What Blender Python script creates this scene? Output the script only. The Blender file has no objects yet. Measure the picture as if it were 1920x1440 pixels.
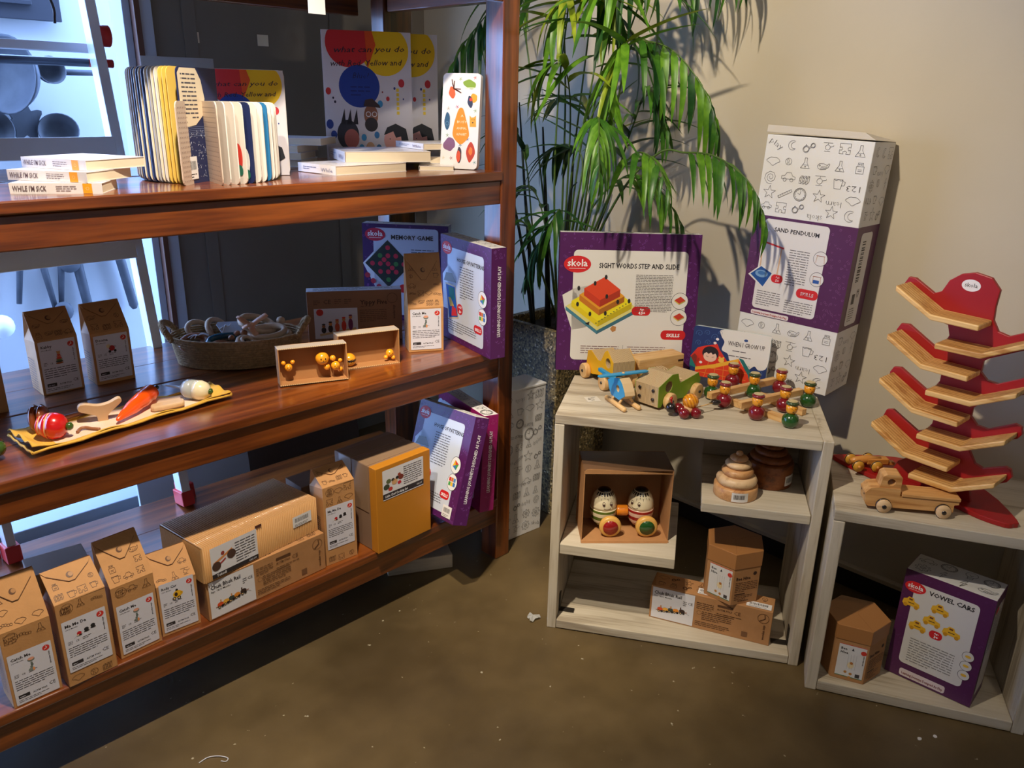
import bpy, math, random
from mathutils import Vector, Matrix, Euler
PI = math.pi
SC = bpy.context.scene
C = SC.collection
random.seed(7)
def rad(a): return a*PI/180
def lin(c):
    c = c/255.0
    return c/12.92 if c <= .04045 else ((c+.055)/1.055)**2.4
def srgb(r, g, b): return (lin(r), lin(g), lin(b), 1)

# ------------------------------------------------------------ camera, world, lights
cam_d = bpy.data.cameras.new('camera'); cam_d.sensor_width = 36; cam_d.lens = 1498.95/1920*36
cam_d.clip_start = .05
cam = bpy.data.objects.new('camera', cam_d); C.objects.link(cam)
RW = ((0.7096535, -0.22092986, 0.66901563), (-0.70426788, -0.2493509, 0.66470361), (0.01996677, -0.94287545, -0.33254655))
cam.matrix_world = Matrix(((RW[0][0], -RW[0][1], -RW[0][2], 0), (RW[1][0], -RW[1][1], -RW[1][2], 0), (RW[2][0], -RW[2][1], -RW[2][2], 1.5), (0, 0, 0, 1)))
SC.camera = cam
SC.view_settings.view_transform = 'Standard'; SC.view_settings.look = 'None'
SC.view_settings.gamma = 1; SC.view_settings.use_curve_mapping = False
SC.view_settings.exposure = 0.0
w = bpy.data.worlds.new('sky'); SC.world = w; w.use_nodes = True
bg = w.node_tree.nodes['Background']; bg.inputs[0].default_value = (.30, .50, 1, 1); bg.inputs[1].default_value = 14

def spot(name, loc, target, power, col, size=80, blend=.75, radius=.03):
    l = bpy.data.lights.new(name, 'SPOT'); l.energy = power; l.color = col; l.spot_size = rad(size); l.spot_blend = blend; l.shadow_soft_size = radius
    o = bpy.data.objects.new(name, l); C.objects.link(o); o.location = loc
    o.rotation_euler = (Vector(target)-Vector(loc)).to_track_quat('-Z', 'Y').to_euler(); return o
WARM = (1, .87, .70)
SPOTS = [((.2, 1.0, 2.66), (2.08, 1.42, 1.15), 200, 66), ((.55, 1.06, 2.66), (.60, 1.74, .25), 255, 70), ((1.25, .45, 2.66), (2.36, 2.35, 1.45), 60, 44), ((1.25, -.35, 2.66), (2.2, .6, .8), 12, 80)]
for loc, tg, pw, sz in SPOTS:
    spot('track_light', loc, tg, pw, WARM, sz)
def area(name, loc, rot, sx, sy, power, col):
    l = bpy.data.lights.new(name, 'AREA'); l.shape = 'RECTANGLE'; l.size = sx; l.size_y = sy; l.energy = power; l.color = col
    o = bpy.data.objects.new(name, l); C.objects.link(o); o.location = loc; o.rotation_euler = [rad(a) for a in rot]; return o
# unseen warm fill lamp, added behind the camera for ambient light
area('ambient_fill', (-.6, -1.2, 2.85), (0, 0, 0), 1.6, 1.6, 7, (1, .88, .74))

# ------------------------------------------------------------ materials
MATS = {}
def newmat(name):
    m = bpy.data.materials.new(name); m.use_nodes = True; nt = m.node_tree; return m, nt, nt.nodes, nt.links, nt.nodes['Principled BSDF']
def mat(name, rgb, rough=.6, metal=0, var=0, vs=8, bump=0, bs=60, coat=0, emit=0, trans=0, stretch=None, sss=0):
    if name in MATS: return MATS[name]
    m, nt, N, L, P = newmat(name); col = srgb(*rgb)
    P.inputs['Base Color'].default_value = col; P.inputs['Roughness'].default_value = rough; P.inputs['Metallic'].default_value = metal
    P.inputs['Coat Weight'].default_value = coat; P.inputs['Coat Roughness'].default_value = .08
    if trans: P.inputs['Transmission Weight'].default_value = trans
    if emit: P.inputs['Emission Color'].default_value = col; P.inputs['Emission Strength'].default_value = emit
    if var or bump:
        tc = N.new('ShaderNodeTexCoord'); mp = N.new('ShaderNodeMapping'); L.new(tc.outputs['Object'], mp.inputs[0])
        if stretch: mp.inputs['Scale'].default_value = stretch
    if var:
        n = N.new('ShaderNodeTexNoise'); n.inputs['Scale'].default_value = vs; n.inputs['Detail'].default_value = 5; L.new(mp.outputs[0], n.inputs['Vector'])
        r = N.new('ShaderNodeValToRGB'); r.color_ramp.elements[0].position = .3; r.color_ramp.elements[1].position = .7
        r.color_ramp.elements[0].color = [c*(1-var) for c in col[:3]]+[1]; r.color_ramp.elements[1].color = [min(1, c*(1+var*.7)) for c in col[:3]]+[1]
        L.new(n.outputs[0], r.inputs[0]); L.new(r.outputs[0], P.inputs['Base Color'])
    if bump:
        n2 = N.new('ShaderNodeTexNoise'); n2.inputs['Scale'].default_value = bs; L.new(mp.outputs[0], n2.inputs['Vector'])
        b = N.new('ShaderNodeBump'); b.inputs['Strength'].default_value = bump; b.inputs['Distance'].default_value = .004
        L.new(n2.outputs[0], b.inputs['Height']); L.new(b.outputs[0], P.inputs['Normal'])
    MATS[name] = m; return m
def wood(name, cols, axis='X', scale=1.0, rough=.4, coat=0, ringy=.5, bump=.15):
    """grain runs along axis"""
    if name in MATS: return MATS[name]
    m, nt, N, L, P = newmat(name)
    tc = N.new('ShaderNodeTexCoord'); mp = N.new('ShaderNodeMapping'); L.new(tc.outputs['Object'], mp.inputs[0])
    s = [14*scale]*3; s['XYZ'.index(axis)] = .9*scale; mp.inputs['Scale'].default_value = s
    n = N.new('ShaderNodeTexNoise'); n.inputs['Scale'].default_value = 1.6; n.inputs['Detail'].default_value = 7; n.inputs['Distortion'].default_value = ringy; L.new(mp.outputs[0], n.inputs['Vector'])
    n3 = N.new('ShaderNodeTexNoise'); n3.inputs['Scale'].default_value = 9; n3.inputs['Detail'].default_value = 3; L.new(mp.outputs[0], n3.inputs['Vector'])
    mx = N.new('ShaderNodeMath'); mx.operation = 'MULTIPLY_ADD'; mx.inputs[1].default_value = .35; L.new(n3.outputs[0], mx.inputs[0]); L.new(n.outputs[0], mx.inputs[2])
    r = N.new('ShaderNodeValToRGB'); e = r.color_ramp.elements
    e[0].position = .48; e[0].color = srgb(*cols[0]); e[1].position = .86; e[1].color = srgb(*cols[-1])
    if len(cols) > 2: x = e.new(.66); x.color = srgb(*cols[1])
    L.new(mx.outputs[0], r.inputs[0]); L.new(r.outputs[0], P.inputs['Base Color'])
    P.inputs['Roughness'].default_value = rough; P.inputs['Coat Weight'].default_value = coat; P.inputs['Coat Roughness'].default_value = .15; P.inputs['Coat IOR'].default_value = 1.7
    b = N.new('ShaderNodeBump'); b.inputs['Strength'].default_value = bump; b.inputs['Distance'].default_value = .002; L.new(mx.outputs[0], b.inputs['Height']); L.new(b.outputs[0], P.inputs['Normal'])
    MATS[name] = m; return m
def teak(axis): return wood('teak_'+axis, [(52, 22, 5), (104, 49, 12), (138, 72, 22)], axis, 1.0, .36, .8)
def washed(axis): return wood('whitewashed_'+axis, [(154, 140, 118), (192, 180, 157), (202, 191, 170)], axis, 1.1, .7, 0, .3, .35)
def pine(axis, k=''): return wood('pine_'+axis+k, [(196, 142, 82), (222, 178, 116), (232, 194, 138)], axis, 3.2, .5, 0, .3, .05)
def palette(rgb, rough=.55):
    return mat('ink_%d_%d_%d' % tuple(rgb), rgb, rough)
KRAFT = mat('kraft_card', (178, 128, 80), .75, var=.08, vs=25, bump=.08, bs=300)
KRAFT_IN = mat('kraft_inside', (170, 118, 68), .8, var=.06, vs=20)
KRAFT_D = mat('kraft_edge', (150, 102, 60), .8)
KRAFT_BAG = mat('kraft_paper', (190, 138, 84), .7, var=.07, vs=30, bump=.1, bs=200)
WHITE_CARD = mat('white_card', (226, 224, 220), .55)
WHITE_PAPER = mat('white_paper', (228, 226, 226), .5)
PURPLE = mat('purple_card', (82, 26, 88), .42)
MAGENTA = mat('magenta_card', (150, 22, 96), .42)
INK = (45, 40, 42)
CONC = None
def concrete():
    m, nt, N, L, P = newmat('concrete_floor')
    tc = N.new('ShaderNodeTexCoord')
    a = N.new('ShaderNodeTexNoise'); a.inputs['Scale'].default_value = 2.2; a.inputs['Detail'].default_value = 8; a.inputs['Roughness'].default_value = .6; L.new(tc.outputs['Object'], a.inputs['Vector'])
    b = N.new('ShaderNodeTexNoise'); b.inputs['Scale'].default_value = 7; b.inputs['Detail'].default_value = 9; b.inputs['Distortion'].default_value = .2; L.new(tc.outputs['Object'], b.inputs['Vector'])
    r = N.new('ShaderNodeValToRGB'); e = r.color_ramp.elements; e[0].position = .36; e[0].color = srgb(84, 68, 42); e[1].position = .68; e[1].color = srgb(110, 91, 58)
    L.new(a.outputs[0], r.inputs[0])
    r2 = N.new('ShaderNodeValToRGB'); e = r2.color_ramp.elements; e[0].position = .3; e[0].color = (.74, .74, .74, 1); e[1].position = .7; e[1].color = (1, 1, 1, 1); L.new(b.outputs[0], r2.inputs[0])
    mx = N.new('ShaderNodeMixRGB'); mx.blend_type = 'MULTIPLY'; mx.inputs[0].default_value = .8; L.new(r.outputs[0], mx.inputs[1]); L.new(r2.outputs[0], mx.inputs[2]); 
    v = N.new('ShaderNodeTexNoise'); v.inputs['Scale'].default_value = 45; v.inputs['Detail'].default_value = 2; L.new(tc.outputs['Object'], v.inputs['Vector'])
    r3 = N.new('ShaderNodeValToRGB'); e = r3.color_ramp.elements; e[0].position = .73; e[0].color = (0, 0, 0, 1); e[1].position = .76; e[1].color = (1, 1, 1, 1); L.new(v.outputs[0], r3.inputs[0])
    mx2 = N.new('ShaderNodeMixRGB'); L.new(r3.outputs[0], mx2.inputs[0]); L.new(mx.outputs[0], mx2.inputs[1]); mx2.inputs[2].default_value = srgb(175, 165, 140)
    L.new(mx2.outputs[0], P.inputs['Base Color'])
    rr = N.new('ShaderNodeMapRange'); rr.inputs[3].default_value = .3; rr.inputs[4].default_value = .6; L.new(b.outputs[0], rr.inputs[0]); L.new(rr.outputs[0], P.inputs['Roughness'])
    bp = N.new('ShaderNodeBump'); bp.inputs['Strength'].default_value = .12; bp.inputs['Distance'].default_value = .01; L.new(b.outputs[0], bp.inputs['Height']); L.new(bp.outputs[0], P.inputs['Normal'])
    return m
def terrazzo():
    m, nt, N, L, P = newmat('terrazzo')
    tc = N.new('ShaderNodeTexCoord'); v = N.new('ShaderNodeTexVoronoi'); v.inputs['Scale'].default_value = 150; L.new(tc.outputs['Object'], v.inputs['Vector'])
    r = N.new('ShaderNodeValToRGB'); r.color_ramp.interpolation = 'CONSTANT'; e = r.color_ramp.elements
    e[0].color = srgb(70, 62, 42); e[1].position = .28; e[1].color = srgb(120, 104, 70)
    for p_, c_ in ((.5, (150, 132, 88)), (.68, (92, 84, 62)), (.84, (200, 186, 150))): x = e.new(p_); x.color = srgb(*c_)
    L.new(v.outputs['Color'], r.inputs[0]); L.new(r.outputs[0], P.inputs['Base Color']); P.inputs['Roughness'].default_value = .5
    b = N.new('ShaderNodeBump'); b.inputs['Strength'].default_value = .5; b.inputs['Distance'].default_value = .002; L.new(v.outputs['Distance'], b.inputs['Height']); L.new(b.outputs[0], P.inputs['Normal'])
    return m
def plywood(name='plywood', axis=0, freq=260):
    if name in MATS: return MATS[name]
    m, nt, N, L, P = newmat(name)
    tc = N.new('ShaderNodeTexCoord'); sx = N.new('ShaderNodeSeparateXYZ'); L.new(tc.outputs['Object'], sx.inputs[0])
    mu = N.new('ShaderNodeMath'); mu.operation = 'MULTIPLY'; mu.inputs[1].default_value = freq; L.new(sx.outputs[axis], mu.inputs[0])
    fr = N.new('ShaderNodeMath'); fr.operation = 'FRACT'; L.new(mu.outputs[0], fr.inputs[0])
    r = N.new('ShaderNodeValToRGB'); r.color_ramp.interpolation = 'CONSTANT'; e = r.color_ramp.elements; e[0].color = srgb(216, 190, 146); e[1].position = .62; e[1].color = srgb(132, 98, 62)
    L.new(fr.outputs[0], r.inputs[0]); L.new(r.outputs[0], P.inputs['Base Color']); P.inputs['Roughness'].default_value = .6
    MATS[name] = m; return m
def leafmat(name, c1, c2):
    m, nt, N, L, P = newmat(name)
    tc = N.new('ShaderNodeTexCoord'); n = N.new('ShaderNodeTexNoise'); n.inputs['Scale'].default_value = 6; L.new(tc.outputs['Object'], n.inputs['Vector'])
    r = N.new('ShaderNodeValToRGB'); e = r.color_ramp.elements; e[0].position = .35; e[0].color = srgb(*c1); e[1].position = .65; e[1].color = srgb(*c2)
    L.new(n.outputs[0], r.inputs[0]); L.new(r.outputs[0], P.inputs['Base Color']); P.inputs['Roughness'].default_value = .38
    tr = N.new('ShaderNodeBsdfTranslucent'); L.new(r.outputs[0], tr.inputs[0]); mx = N.new('ShaderNodeMixShader'); mx.inputs[0].default_value = .22
    L.new(P.outputs[0], mx.inputs[1]); L.new(tr.outputs[0], mx.inputs[2]); L.new(mx.outputs[0], N['Material Output'].inputs[0]); return m
def lacquer(name, rgb): return mat('lacquer_'+name, rgb, .22, coat=.6)

# ------------------------------------------------------------ mesh builder
class MB:
    def __init__(s): s.v = []; s.f = []; s.m = []; s.s = []
    def add(s, vs, fs, mi=0, smooth=False):
        o = len(s.v); s.v += [tuple(v) for v in vs]
        for f in fs: s.f.append([i+o for i in f]); s.m.append(mi); s.s.append(smooth)
        return s
    def box(s, x0, x1, y0, y1, z0, z1, mi=0, M=None):
        vs = [(x, y, z) for x in (x0, x1) for y in (y0, y1) for z in (z0, z1)]
        if M: vs = [M@Vector(v) for v in vs]
        return s.add(vs, [(0, 1, 3, 2), (4, 6, 7, 5), (0, 4, 5, 1), (2, 3, 7, 6), (0, 2, 6, 4), (1, 5, 7, 3)], mi)
    def prism(s, poly, a, b, plane='XY', mi=0, M=None, capmi=None):
        """polygon in plane, extruded along the third axis a..b"""
        def P(u, v, t): return {'XY': (u, v, t), 'XZ': (u, t, v), 'YZ': (t, u, v)}[plane]
        n = len(poly); vs = [P(u, v, a) for u, v in poly]+[P(u, v, b) for u, v in poly]
        if M: vs = [M@Vector(v) for v in vs]
        s.add(vs, [(i, (i+1) % n, n+(i+1) % n, n+i) for i in range(n)], mi)
        o = len(s.v)-2*n
        for f in (list(range(n))[::-1], list(range(n, 2*n))): s.f.append([i+o for i in f]); s.m.append(mi if capmi is None else capmi); s.s.append(False)
        return s
    def lathe(s, prof, seg=24, M=None, mi=0, mis=None, smooth=True):
        """prof [(r,z)], mis optional material per band"""
        n = len(prof); vs = []
        for r, z in prof:
            for k in range(seg): a = 2*PI*k/seg; vs.append((r*math.cos(a), r*math.sin(a), z))
        if M: vs = [M@Vector(v) for v in vs]
        o = len(s.v); s.v += [tuple(v) for v in vs]
        for i in range(n-1):
            for k in range(seg):
                k2 = (k+1) % seg
                s.f.append([o+i*seg+k, o+i*seg+k2, o+(i+1)*seg+k2, o+(i+1)*seg+k]); s.m.append(mis[i] if mis else mi); s.s.append(smooth)
        for i, rv in ((0, True), (n-1, False)):
            if prof[i][0] > 1e-5:
                f = [o+i*seg+k for k in range(seg)]; s.f.append(f[::-1] if rv else f); s.m.append((mis[min(i, n-2)] if mis else mi)); s.s.append(False)
        return s
    def ball(s, c, r, mi=0, sx=1, sy=1, sz=1, seg=16, rings=10, M=None):
        prof = [(max(1e-6, r*math.sin(PI*i/rings)), -r*math.cos(PI*i/rings)) for i in range(rings+1)]
        T = Matrix.Translation(c)@Matrix.Diagonal((sx, sy, sz, 1))
        if M: T = M@T
        return s.lathe(prof, seg, T, mi)
    def tube(s, pts, r, seg=8, mi=0, cap=True, closed=False):
        pts = [Vector(p) for p in pts]; n = len(pts); rr = r if isinstance(r, (list, tuple)) else [r]*n
        o = len(s.v); prev = None
        for i, p in enumerate(pts):
            if closed: t = pts[(i+1) % n]-pts[i-1]
            else: t = pts[min(i+1, n-1)]-pts[max(i-1, 0)]
            t.normalize()
            if prev is None: u = t.orthogonal().normalized()
            else: u = (prev-t*prev.dot(t)).normalized()
            prev = u; v = t.cross(u)
            for k in range(seg): a = 2*PI*k/seg; s.v.append(tuple(p+(u*math.cos(a)+v*math.sin(a))*rr[i]))
        for i in range(n if closed else n-1):
            j = (i+1) % n
            for k in range(seg): k2 = (k+1) % seg; s.f.append([o+i*seg+k, o+i*seg+k2, o+j*seg+k2, o+j*seg+k]); s.m.append(mi); s.s.append(True)
        if cap and not closed:
            s.f.append([o+k for k in range(seg)][::-1]); s.m.append(mi); s.s.append(False)
            s.f.append([o+(n-1)*seg+k for k in range(seg)]); s.m.append(mi); s.s.append(False)
        return s
    def mesh(s, name, mats):
        me = bpy.data.meshes.new(name); me.from_pydata(s.v, [], s.f)
        for m in (mats if isinstance(mats, (list, tuple)) else [mats]): me.materials.append(m)
        me.polygons.foreach_set('material_index', s.m); me.polygons.foreach_set('use_smooth', s.s); me.update(); return me
    def build(s, name, mats, parent=None, bevel=0, loc=None, rot=None, label=None, segs=2):
        o = bpy.data.objects.new(name, s.mesh(name, mats)); C.objects.link(o)
        if parent: o.parent = parent
        if loc: o.location = loc
        if rot: o.rotation_euler = [rad(a) for a in rot]
        if bevel:
            b = o.modifiers.new('bevel', 'BEVEL'); b.width = bevel; b.segments = segs; b.limit_method = 'ANGLE'; b.angle_limit = rad(40); b.harden_normals = False
        if label: o['label'] = label
        return o
def shape_mesh(outlines, depth, bevel=0):
    """closed 2D outlines (holes allowed) in XY, extruded +-depth/2 in Z -> (verts, faces)"""
    c = bpy.data.curves.new('s', 'CURVE'); c.dimensions = '2D'; c.fill_mode = 'BOTH'; c.extrude = depth/2-bevel; c.bevel_depth = bevel; c.bevel_resolution = 1; c.offset = -bevel
    for pts in outlines:
        sp = c.splines.new('POLY'); sp.points.add(len(pts)-1); sp.use_cyclic_u = True
        for p, q in zip(sp.points, pts): p.co = (q[0], q[1], 0, 1)
    o = bpy.data.objects.new('s', c); me = bpy.data.meshes.new_from_object(o)
    r = ([tuple(v.co) for v in me.vertices], [tuple(p.vertices) for p in me.polygons])
    bpy.data.objects.remove(o); bpy.data.curves.remove(c); bpy.data.meshes.remove(me); return r
def circle(cx, cy, r, n=20, ry=None): return [(cx+r*math.cos(2*PI*i/n), cy+(ry or r)*math.sin(2*PI*i/n)) for i in range(n)]
def smooth_closed(pts, n=4):
    out = []; m = len(pts)
    for i in range(m):
        p0, p1, p2, p3 = [Vector(pts[(i+k-1) % m]) for k in range(4)]
        for j in range(n):
            t = j/n; out.append(tuple(.5*((2*p1)+(p2-p0)*t+(2*p0-5*p1+4*p2-p3)*t*t+(3*p1-p0-3*p2+p3)*t**3)))
    return out
def spline(pts, n=8):
    P = [Vector(p) for p in pts]; P = [P[0]*2-P[1]]+P+[P[-1]*2-P[-2]]; out = []
    for i in range(1, len(P)-2):
        for j in range(n):
            t = j/n; p0, p1, p2, p3 = P[i-1:i+3]; out.append(.5*((2*p1)+(p2-p0)*t+(2*p0-5*p1+4*p2-p3)*t*t+(3*p1-p0-3*p2+p3)*t**3))
    out.append(P[-2]); return out
def tag(o, label, cat, group=None):
    o['label'] = label; o['category'] = cat
    if group: o['group'] = group
    return o
def thing(name, label, cat, loc=(0, 0, 0), rot=(0, 0, 0), group=None):
    o = bpy.data.objects.new(name, None); o.empty_display_size = .05; C.objects.link(o); o.location = loc; o.rotation_euler = [rad(a) for a in rot]
    return tag(o, label, cat, group)
def struct(o): o['kind'] = 'structure'; return o
def dup(root, loc, rot=None, label=None, mats=None):
    r = root.copy(); C.objects.link(r); r.location = loc
    if rot is not None: r.rotation_euler = [rad(a) for a in rot]
    if label: r['label'] = label
    for ch in list(root.children):
        c = ch.copy(); C.objects.link(c); c.parent = r
        for g in list(ch.children): d = g.copy(); C.objects.link(d); d.parent = c
    return r

# ------------------------------------------------------------ flat print (lettering and pictures on packaging)
TXT = {}
def glyphs(text, bold=0):
    k = (text, bold)
    if k not in TXT:
        cu = bpy.data.curves.new('t', 'FONT'); cu.body = text; cu.resolution_u = 1; cu.offset = bold
        o = bpy.data.objects.new('t', cu); me = bpy.data.meshes.new_from_object(o)
        vs = [(v.co.x, v.co.y) for v in me.vertices]; fs = [tuple(p.vertices) for p in me.polygons]
        wd = max([v[0] for v in vs] or [0])
        bpy.data.objects.remove(o); bpy.data.curves.remove(cu); bpy.data.meshes.remove(me); TXT[k] = (vs, fs, wd)
    return TXT[k]
class Print:
    def __init__(s): s.items = []
    def poly(s, pts, col, lay=1): s.items.append((pts, [tuple(range(len(pts)))], tuple(col), lay)); return s
    def rect(s, x, y, w_, h_, col, lay=1): return s.poly([(x, y), (x+w_, y), (x+w_, y+h_), (x, y+h_)], col, lay)
    def rrect(s, x, y, w_, h_, r, col, lay=1):
        pts = []
        for cx, cy, a0 in ((x+w_-r, y+r, -90), (x+w_-r, y+h_-r, 0), (x+r, y+h_-r, 90), (x+r, y+r, 180)):
            for k in range(5): a = rad(a0+k*22.5); pts.append((cx+r*math.cos(a), cy+r*math.sin(a)))
        return s.poly(pts, col, lay)
    def ell(s, cx, cy, rx, col, lay=1, ry=None, n=22): return s.poly(circle(cx, cy, rx, n, ry), col, lay)
    def line(s, pts, wd, col, lay=3, closed=False):
        if closed: pts = list(pts)+[pts[0]]
        vs = []; fs = []
        for i in range(len(pts)-1):
            a = Vector(pts[i]); b = Vector(pts[i+1]); d = b-a
            if d.length < 1e-7: continue
            d.normalize(); n = Vector((-d.y, d.x))*wd/2; e = d*wd*.3; o = len(vs)
            vs += [tuple(a-n-e), tuple(b-n+e), tuple(b+n+e), tuple(a+n-e)]; fs.append((o, o+1, o+2, o+3))
        s.items.append((vs, fs, tuple(col), lay)); return s
    def ring(s, cx, cy, r, wd, col, lay=3, ry=None, n=18): return s.line(circle(cx, cy, r, n, ry), wd, col, lay, True)
    def text(s, x, y, size, t, col, lay=4, bold=.01, rot=0, anchor='l', shear=0, wd=None, flip=False):
        vs, fs, w_ = glyphs(t, bold); sx = size
        if wd: sx = wd/max(w_, .01)
        off = {'l': 0, 'c': -w_/2, 'r': -w_}[anchor]; ca, sa = math.cos(rad(rot)), math.sin(rad(rot))
        out = []
        for u, v in vs:
            u = (u+off+shear*v)*sx; v = v*size
            out.append((x+u*ca-v*sa, y+u*sa+v*ca))
        s.items.append((out, fs, tuple(col), lay)); return s
    def lorem(s, x, y, w_, n, lh, col, lay=3, th=.32, rnd=None):
        """rows of small print too fine to read: short dashes"""
        rg = rnd or random; vs = []; fs = []
        for i in range(n):
            yy = y-i*lh; xx = x; end = x+w_*(1 if i < n-1 else rg.uniform(.4, .9))
            while xx < end:
                l = min(rg.uniform(1.2, 4.0)*lh*.75, end-xx); o = len(vs)
                vs += [(xx, yy), (xx+l, yy), (xx+l, yy+lh*th), (xx, yy+lh*th)]; fs.append((o, o+1, o+2, o+3)); xx += l+lh*.35
        s.items.append((vs, fs, tuple(col), lay)); return s
    def barcode(s, x, y, w_, h_, lay=3):
        s.rect(x, y, w_, h_, (232, 230, 228), lay); xx = x+w_*.12
        while xx < x+w_*.85:
            b = random.uniform(.008, .03)*w_; s.rect(xx, y+h_*.42, b, h_*.38, INK, lay+1); xx += b+random.uniform(.012, .03)*w_
        s.lorem(x+w_*.1, y+h_*.2, w_*.7, 2, h_*.12, INK, lay+1)
        return s
    def build(s, name, parent, O, U=(1, 0, 0), V=(0, 0, 1), gap=.0005, step=.00022, label=None, xf=None):
        O, U, V = Vector(O), Vector(U).normalized(), Vector(V).normalized(); N = U.cross(V)
        mb = MB(); cols = []
        for pts, fs, col, lay in s.items:
            if col not in cols: cols.append(col)
            g = gap+lay*step; vs = []
            for p in pts:
                if xf: p = xf(*p)
                vs.append(O+U*p[0]+V*p[1]+N*g)
            mb.add(vs, fs, cols.index(col))
        return mb.build(name, [palette(c) for c in cols], parent, label=label)

def doodle(P, kind, x, y, s, col, wd, lay=3):
    """one line drawing about s across"""
    r = s/2; L = lambda pts, cl=False: P.line([(x+a*s, y+b*s) for a, b in pts], wd, col, lay, cl)
    if kind == 'gear':
        pts = []
        for i in range(8):
            a = 2*PI*i/8
            for da, rr in ((-.22, .36), (-.14, .5), (.14, .5), (.22, .36)): pts.append((rr*math.cos(a+da), rr*math.sin(a+da)))
        L(pts, True); P.ring(x, y, r*.36, wd, col, lay); P.ring(x, y, r*.18, wd, col, lay, n=10)
    elif kind == 'star':
        L([((.5 if i % 2 == 0 else .2)*math.cos(PI*i/5+.3), (.5 if i % 2 == 0 else .2)*math.sin(PI*i/5+.3)) for i in range(10)], True)
    elif kind == 'spiral': L([(.5*t/22*math.cos(t*.8), .5*t/22*math.sin(t*.8)) for t in range(3, 23)])
    elif kind == 'bulb':
        P.ring(x, y+.12*s, r*.62, wd, col, lay); L([(-.14, -.16), (-.12, -.42), (.12, -.42), (.14, -.16)]); L([(-.12, -.3), (.12, -.3)]); L([(-.08, .1), (0, -.05), (.08, .1)])
    elif kind == 'clock':
        P.ring(x, y, r, wd*1.5, col, lay); P.ring(x, y, r*.84, wd, col, lay); L([(0, 0), (.05, .28)]); L([(0, 0), (-.2, .1)])
        for i in range(12): a = PI*i/6; L([(.34*math.cos(a), .34*math.sin(a)), (.39*math.cos(a), .39*math.sin(a))])
    elif kind == 'ball':
        P.ring(x, y, r*.6, wd, col, lay); L([(-.1, .28), (.06, .1), (.02, -.1), (.12, -.27)]); L([(-.2, .2), (-.06, 0), (-.12, -.26)])
    elif kind == 'bolt': L([(.05, .5), (-.2, .02), (0, .04), (-.1, -.5), (.2, .1), (.02, .1), (.16, .42)], True)
    elif kind == 'goggles':
        P.ring(x-.26*s, y-.14*s, r*.5, wd, col, lay); P.ring(x-.26*s, y-.14*s, r*.38, wd*1.2, col, lay); P.ring(x+.24*s, y+.16*s, r*.36, wd, col, lay); P.ring(x+.24*s, y+.16*s, r*.26, wd, col, lay)
        L([(-.08, .02), (.08, .06)]); L([(-.03, -.08), (.12, -.0)]); L([(-.34, .1), (-.3, .2), (-.22, .12)])
    elif kind == 'jigsaw':
        L([(-.4, -.35), (-.1, -.35), (-.14, -.2), (0, -.12), (.14, -.2), (.1, -.35), (.4, -.35), (.4, -.05), (.26, -.1), (.2, .05), (.28, .16), (.4, .1), (.4, .4), (-.4, .4), (-.4, .1), (-.25, .14), (-.2, 0), (-.28, -.1), (-.4, -.05)], True)
    elif kind == 'blocks':
        for k in range(3):
            a = -.45+k*.3; L([(a, -.4), (a, .1), (a+.14, .3), (a+.3, .3), (a+.3, -.2), (a+.14, -.4)], True); L([(a, .1), (a+.14, .1), (a+.14, -.4)]); L([(a+.05, -.1), (a+.1, -.2)]); L([(a+.14, .1), (a+.3, .3)])
    elif kind == 'moon': L([(.1+.4*math.cos(a), .4*math.sin(a)) for a in [rad(60+20*i) for i in range(13)]]+[(.25+.3*math.cos(a), .28*math.sin(a)) for a in [rad(290-20*i) for i in range(11)]])
    elif kind == 'car':
        L([(-.5, -.15), (-.5, .05), (-.28, .08), (-.15, .3), (.18, .3), (.28, .08), (.5, .02), (.5, -.15)], True); P.ring(x-.25*s, y-.2*s, r*.24, wd, col, lay, n=10); P.ring(x+.25*s, y-.2*s, r*.24, wd, col, lay, n=10)
    elif kind == 'cup': L([(-.35, .3), (-.25, -.35), (.2, -.35), (.3, .3)], True); L([(.28, .2), (.48, .15), (.42, -.1), (.24, -.12)]); L([(-.35, .3), (-.2, .2), (0, .3), (.15, .2), (.3, .3)])
    elif kind == 'ruler':
        L([(-.5, -.22), (.42, .32), (.5, .18), (-.42, -.36)], True)
        for i in range(6): t = i/6; L([(-.46+.9*t, -.2+.52*t), (-.43+.9*t, -.27+.52*t)])
    elif kind == 'whale':
        L([(-.5, 0), (-.35, .2), (0, .22), (.3, .1), (.42, .25), (.5, .2), (.4, -.05), (.2, -.2), (-.2, -.26), (-.42, -.18)], True); P.ring(x-.3*s, y+.05*s, r*.1, wd, col, lay, n=8)
        for i in range(5): L([(-.2+i*.1, -.22), (-.12+i*.1, .02)])
    elif kind == 'flask': L([(-.1, .45), (-.1, .1), (-.38, -.38), (.38, -.38), (.1, .1), (.1, .45)], True); L([(-.25, -.12), (.25, -.12)]); P.ring(x, y-.25*s, r*.1, wd, col, lay, n=8)
    elif kind == 'heli': P.ring(x, y, r*.42, wd, col, lay); L([(-.4, .38), (.4, .38)]); L([(0, .38), (0, .22)]); L([(.2, .05), (.5, .12), (.5, .2)]); L([(-.25, -.32), (.25, -.32)])
    elif kind == 'robot': L([(-.3, -.4), (-.3, .15), (.3, .15), (.3, -.4)], True); L([(-.2, .15), (-.2, .42), (.2, .42), (.2, .15)]); P.ring(x-.08*s, y+.3*s, r*.08, wd, col, lay, n=8); P.ring(x+.08*s, y+.3*s, r*.08, wd, col, lay, n=8); L([(-.15, -.1), (.15, -.1)]); L([(-.15, -.22), (.15, -.22)])
    elif kind == 'caterpillar':
        for i in range(5): P.ring(x+(-.4+i*.2)*s, y+.08*s*math.sin(i*1.3), r*.22, wd, col, lay, n=10)
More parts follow.
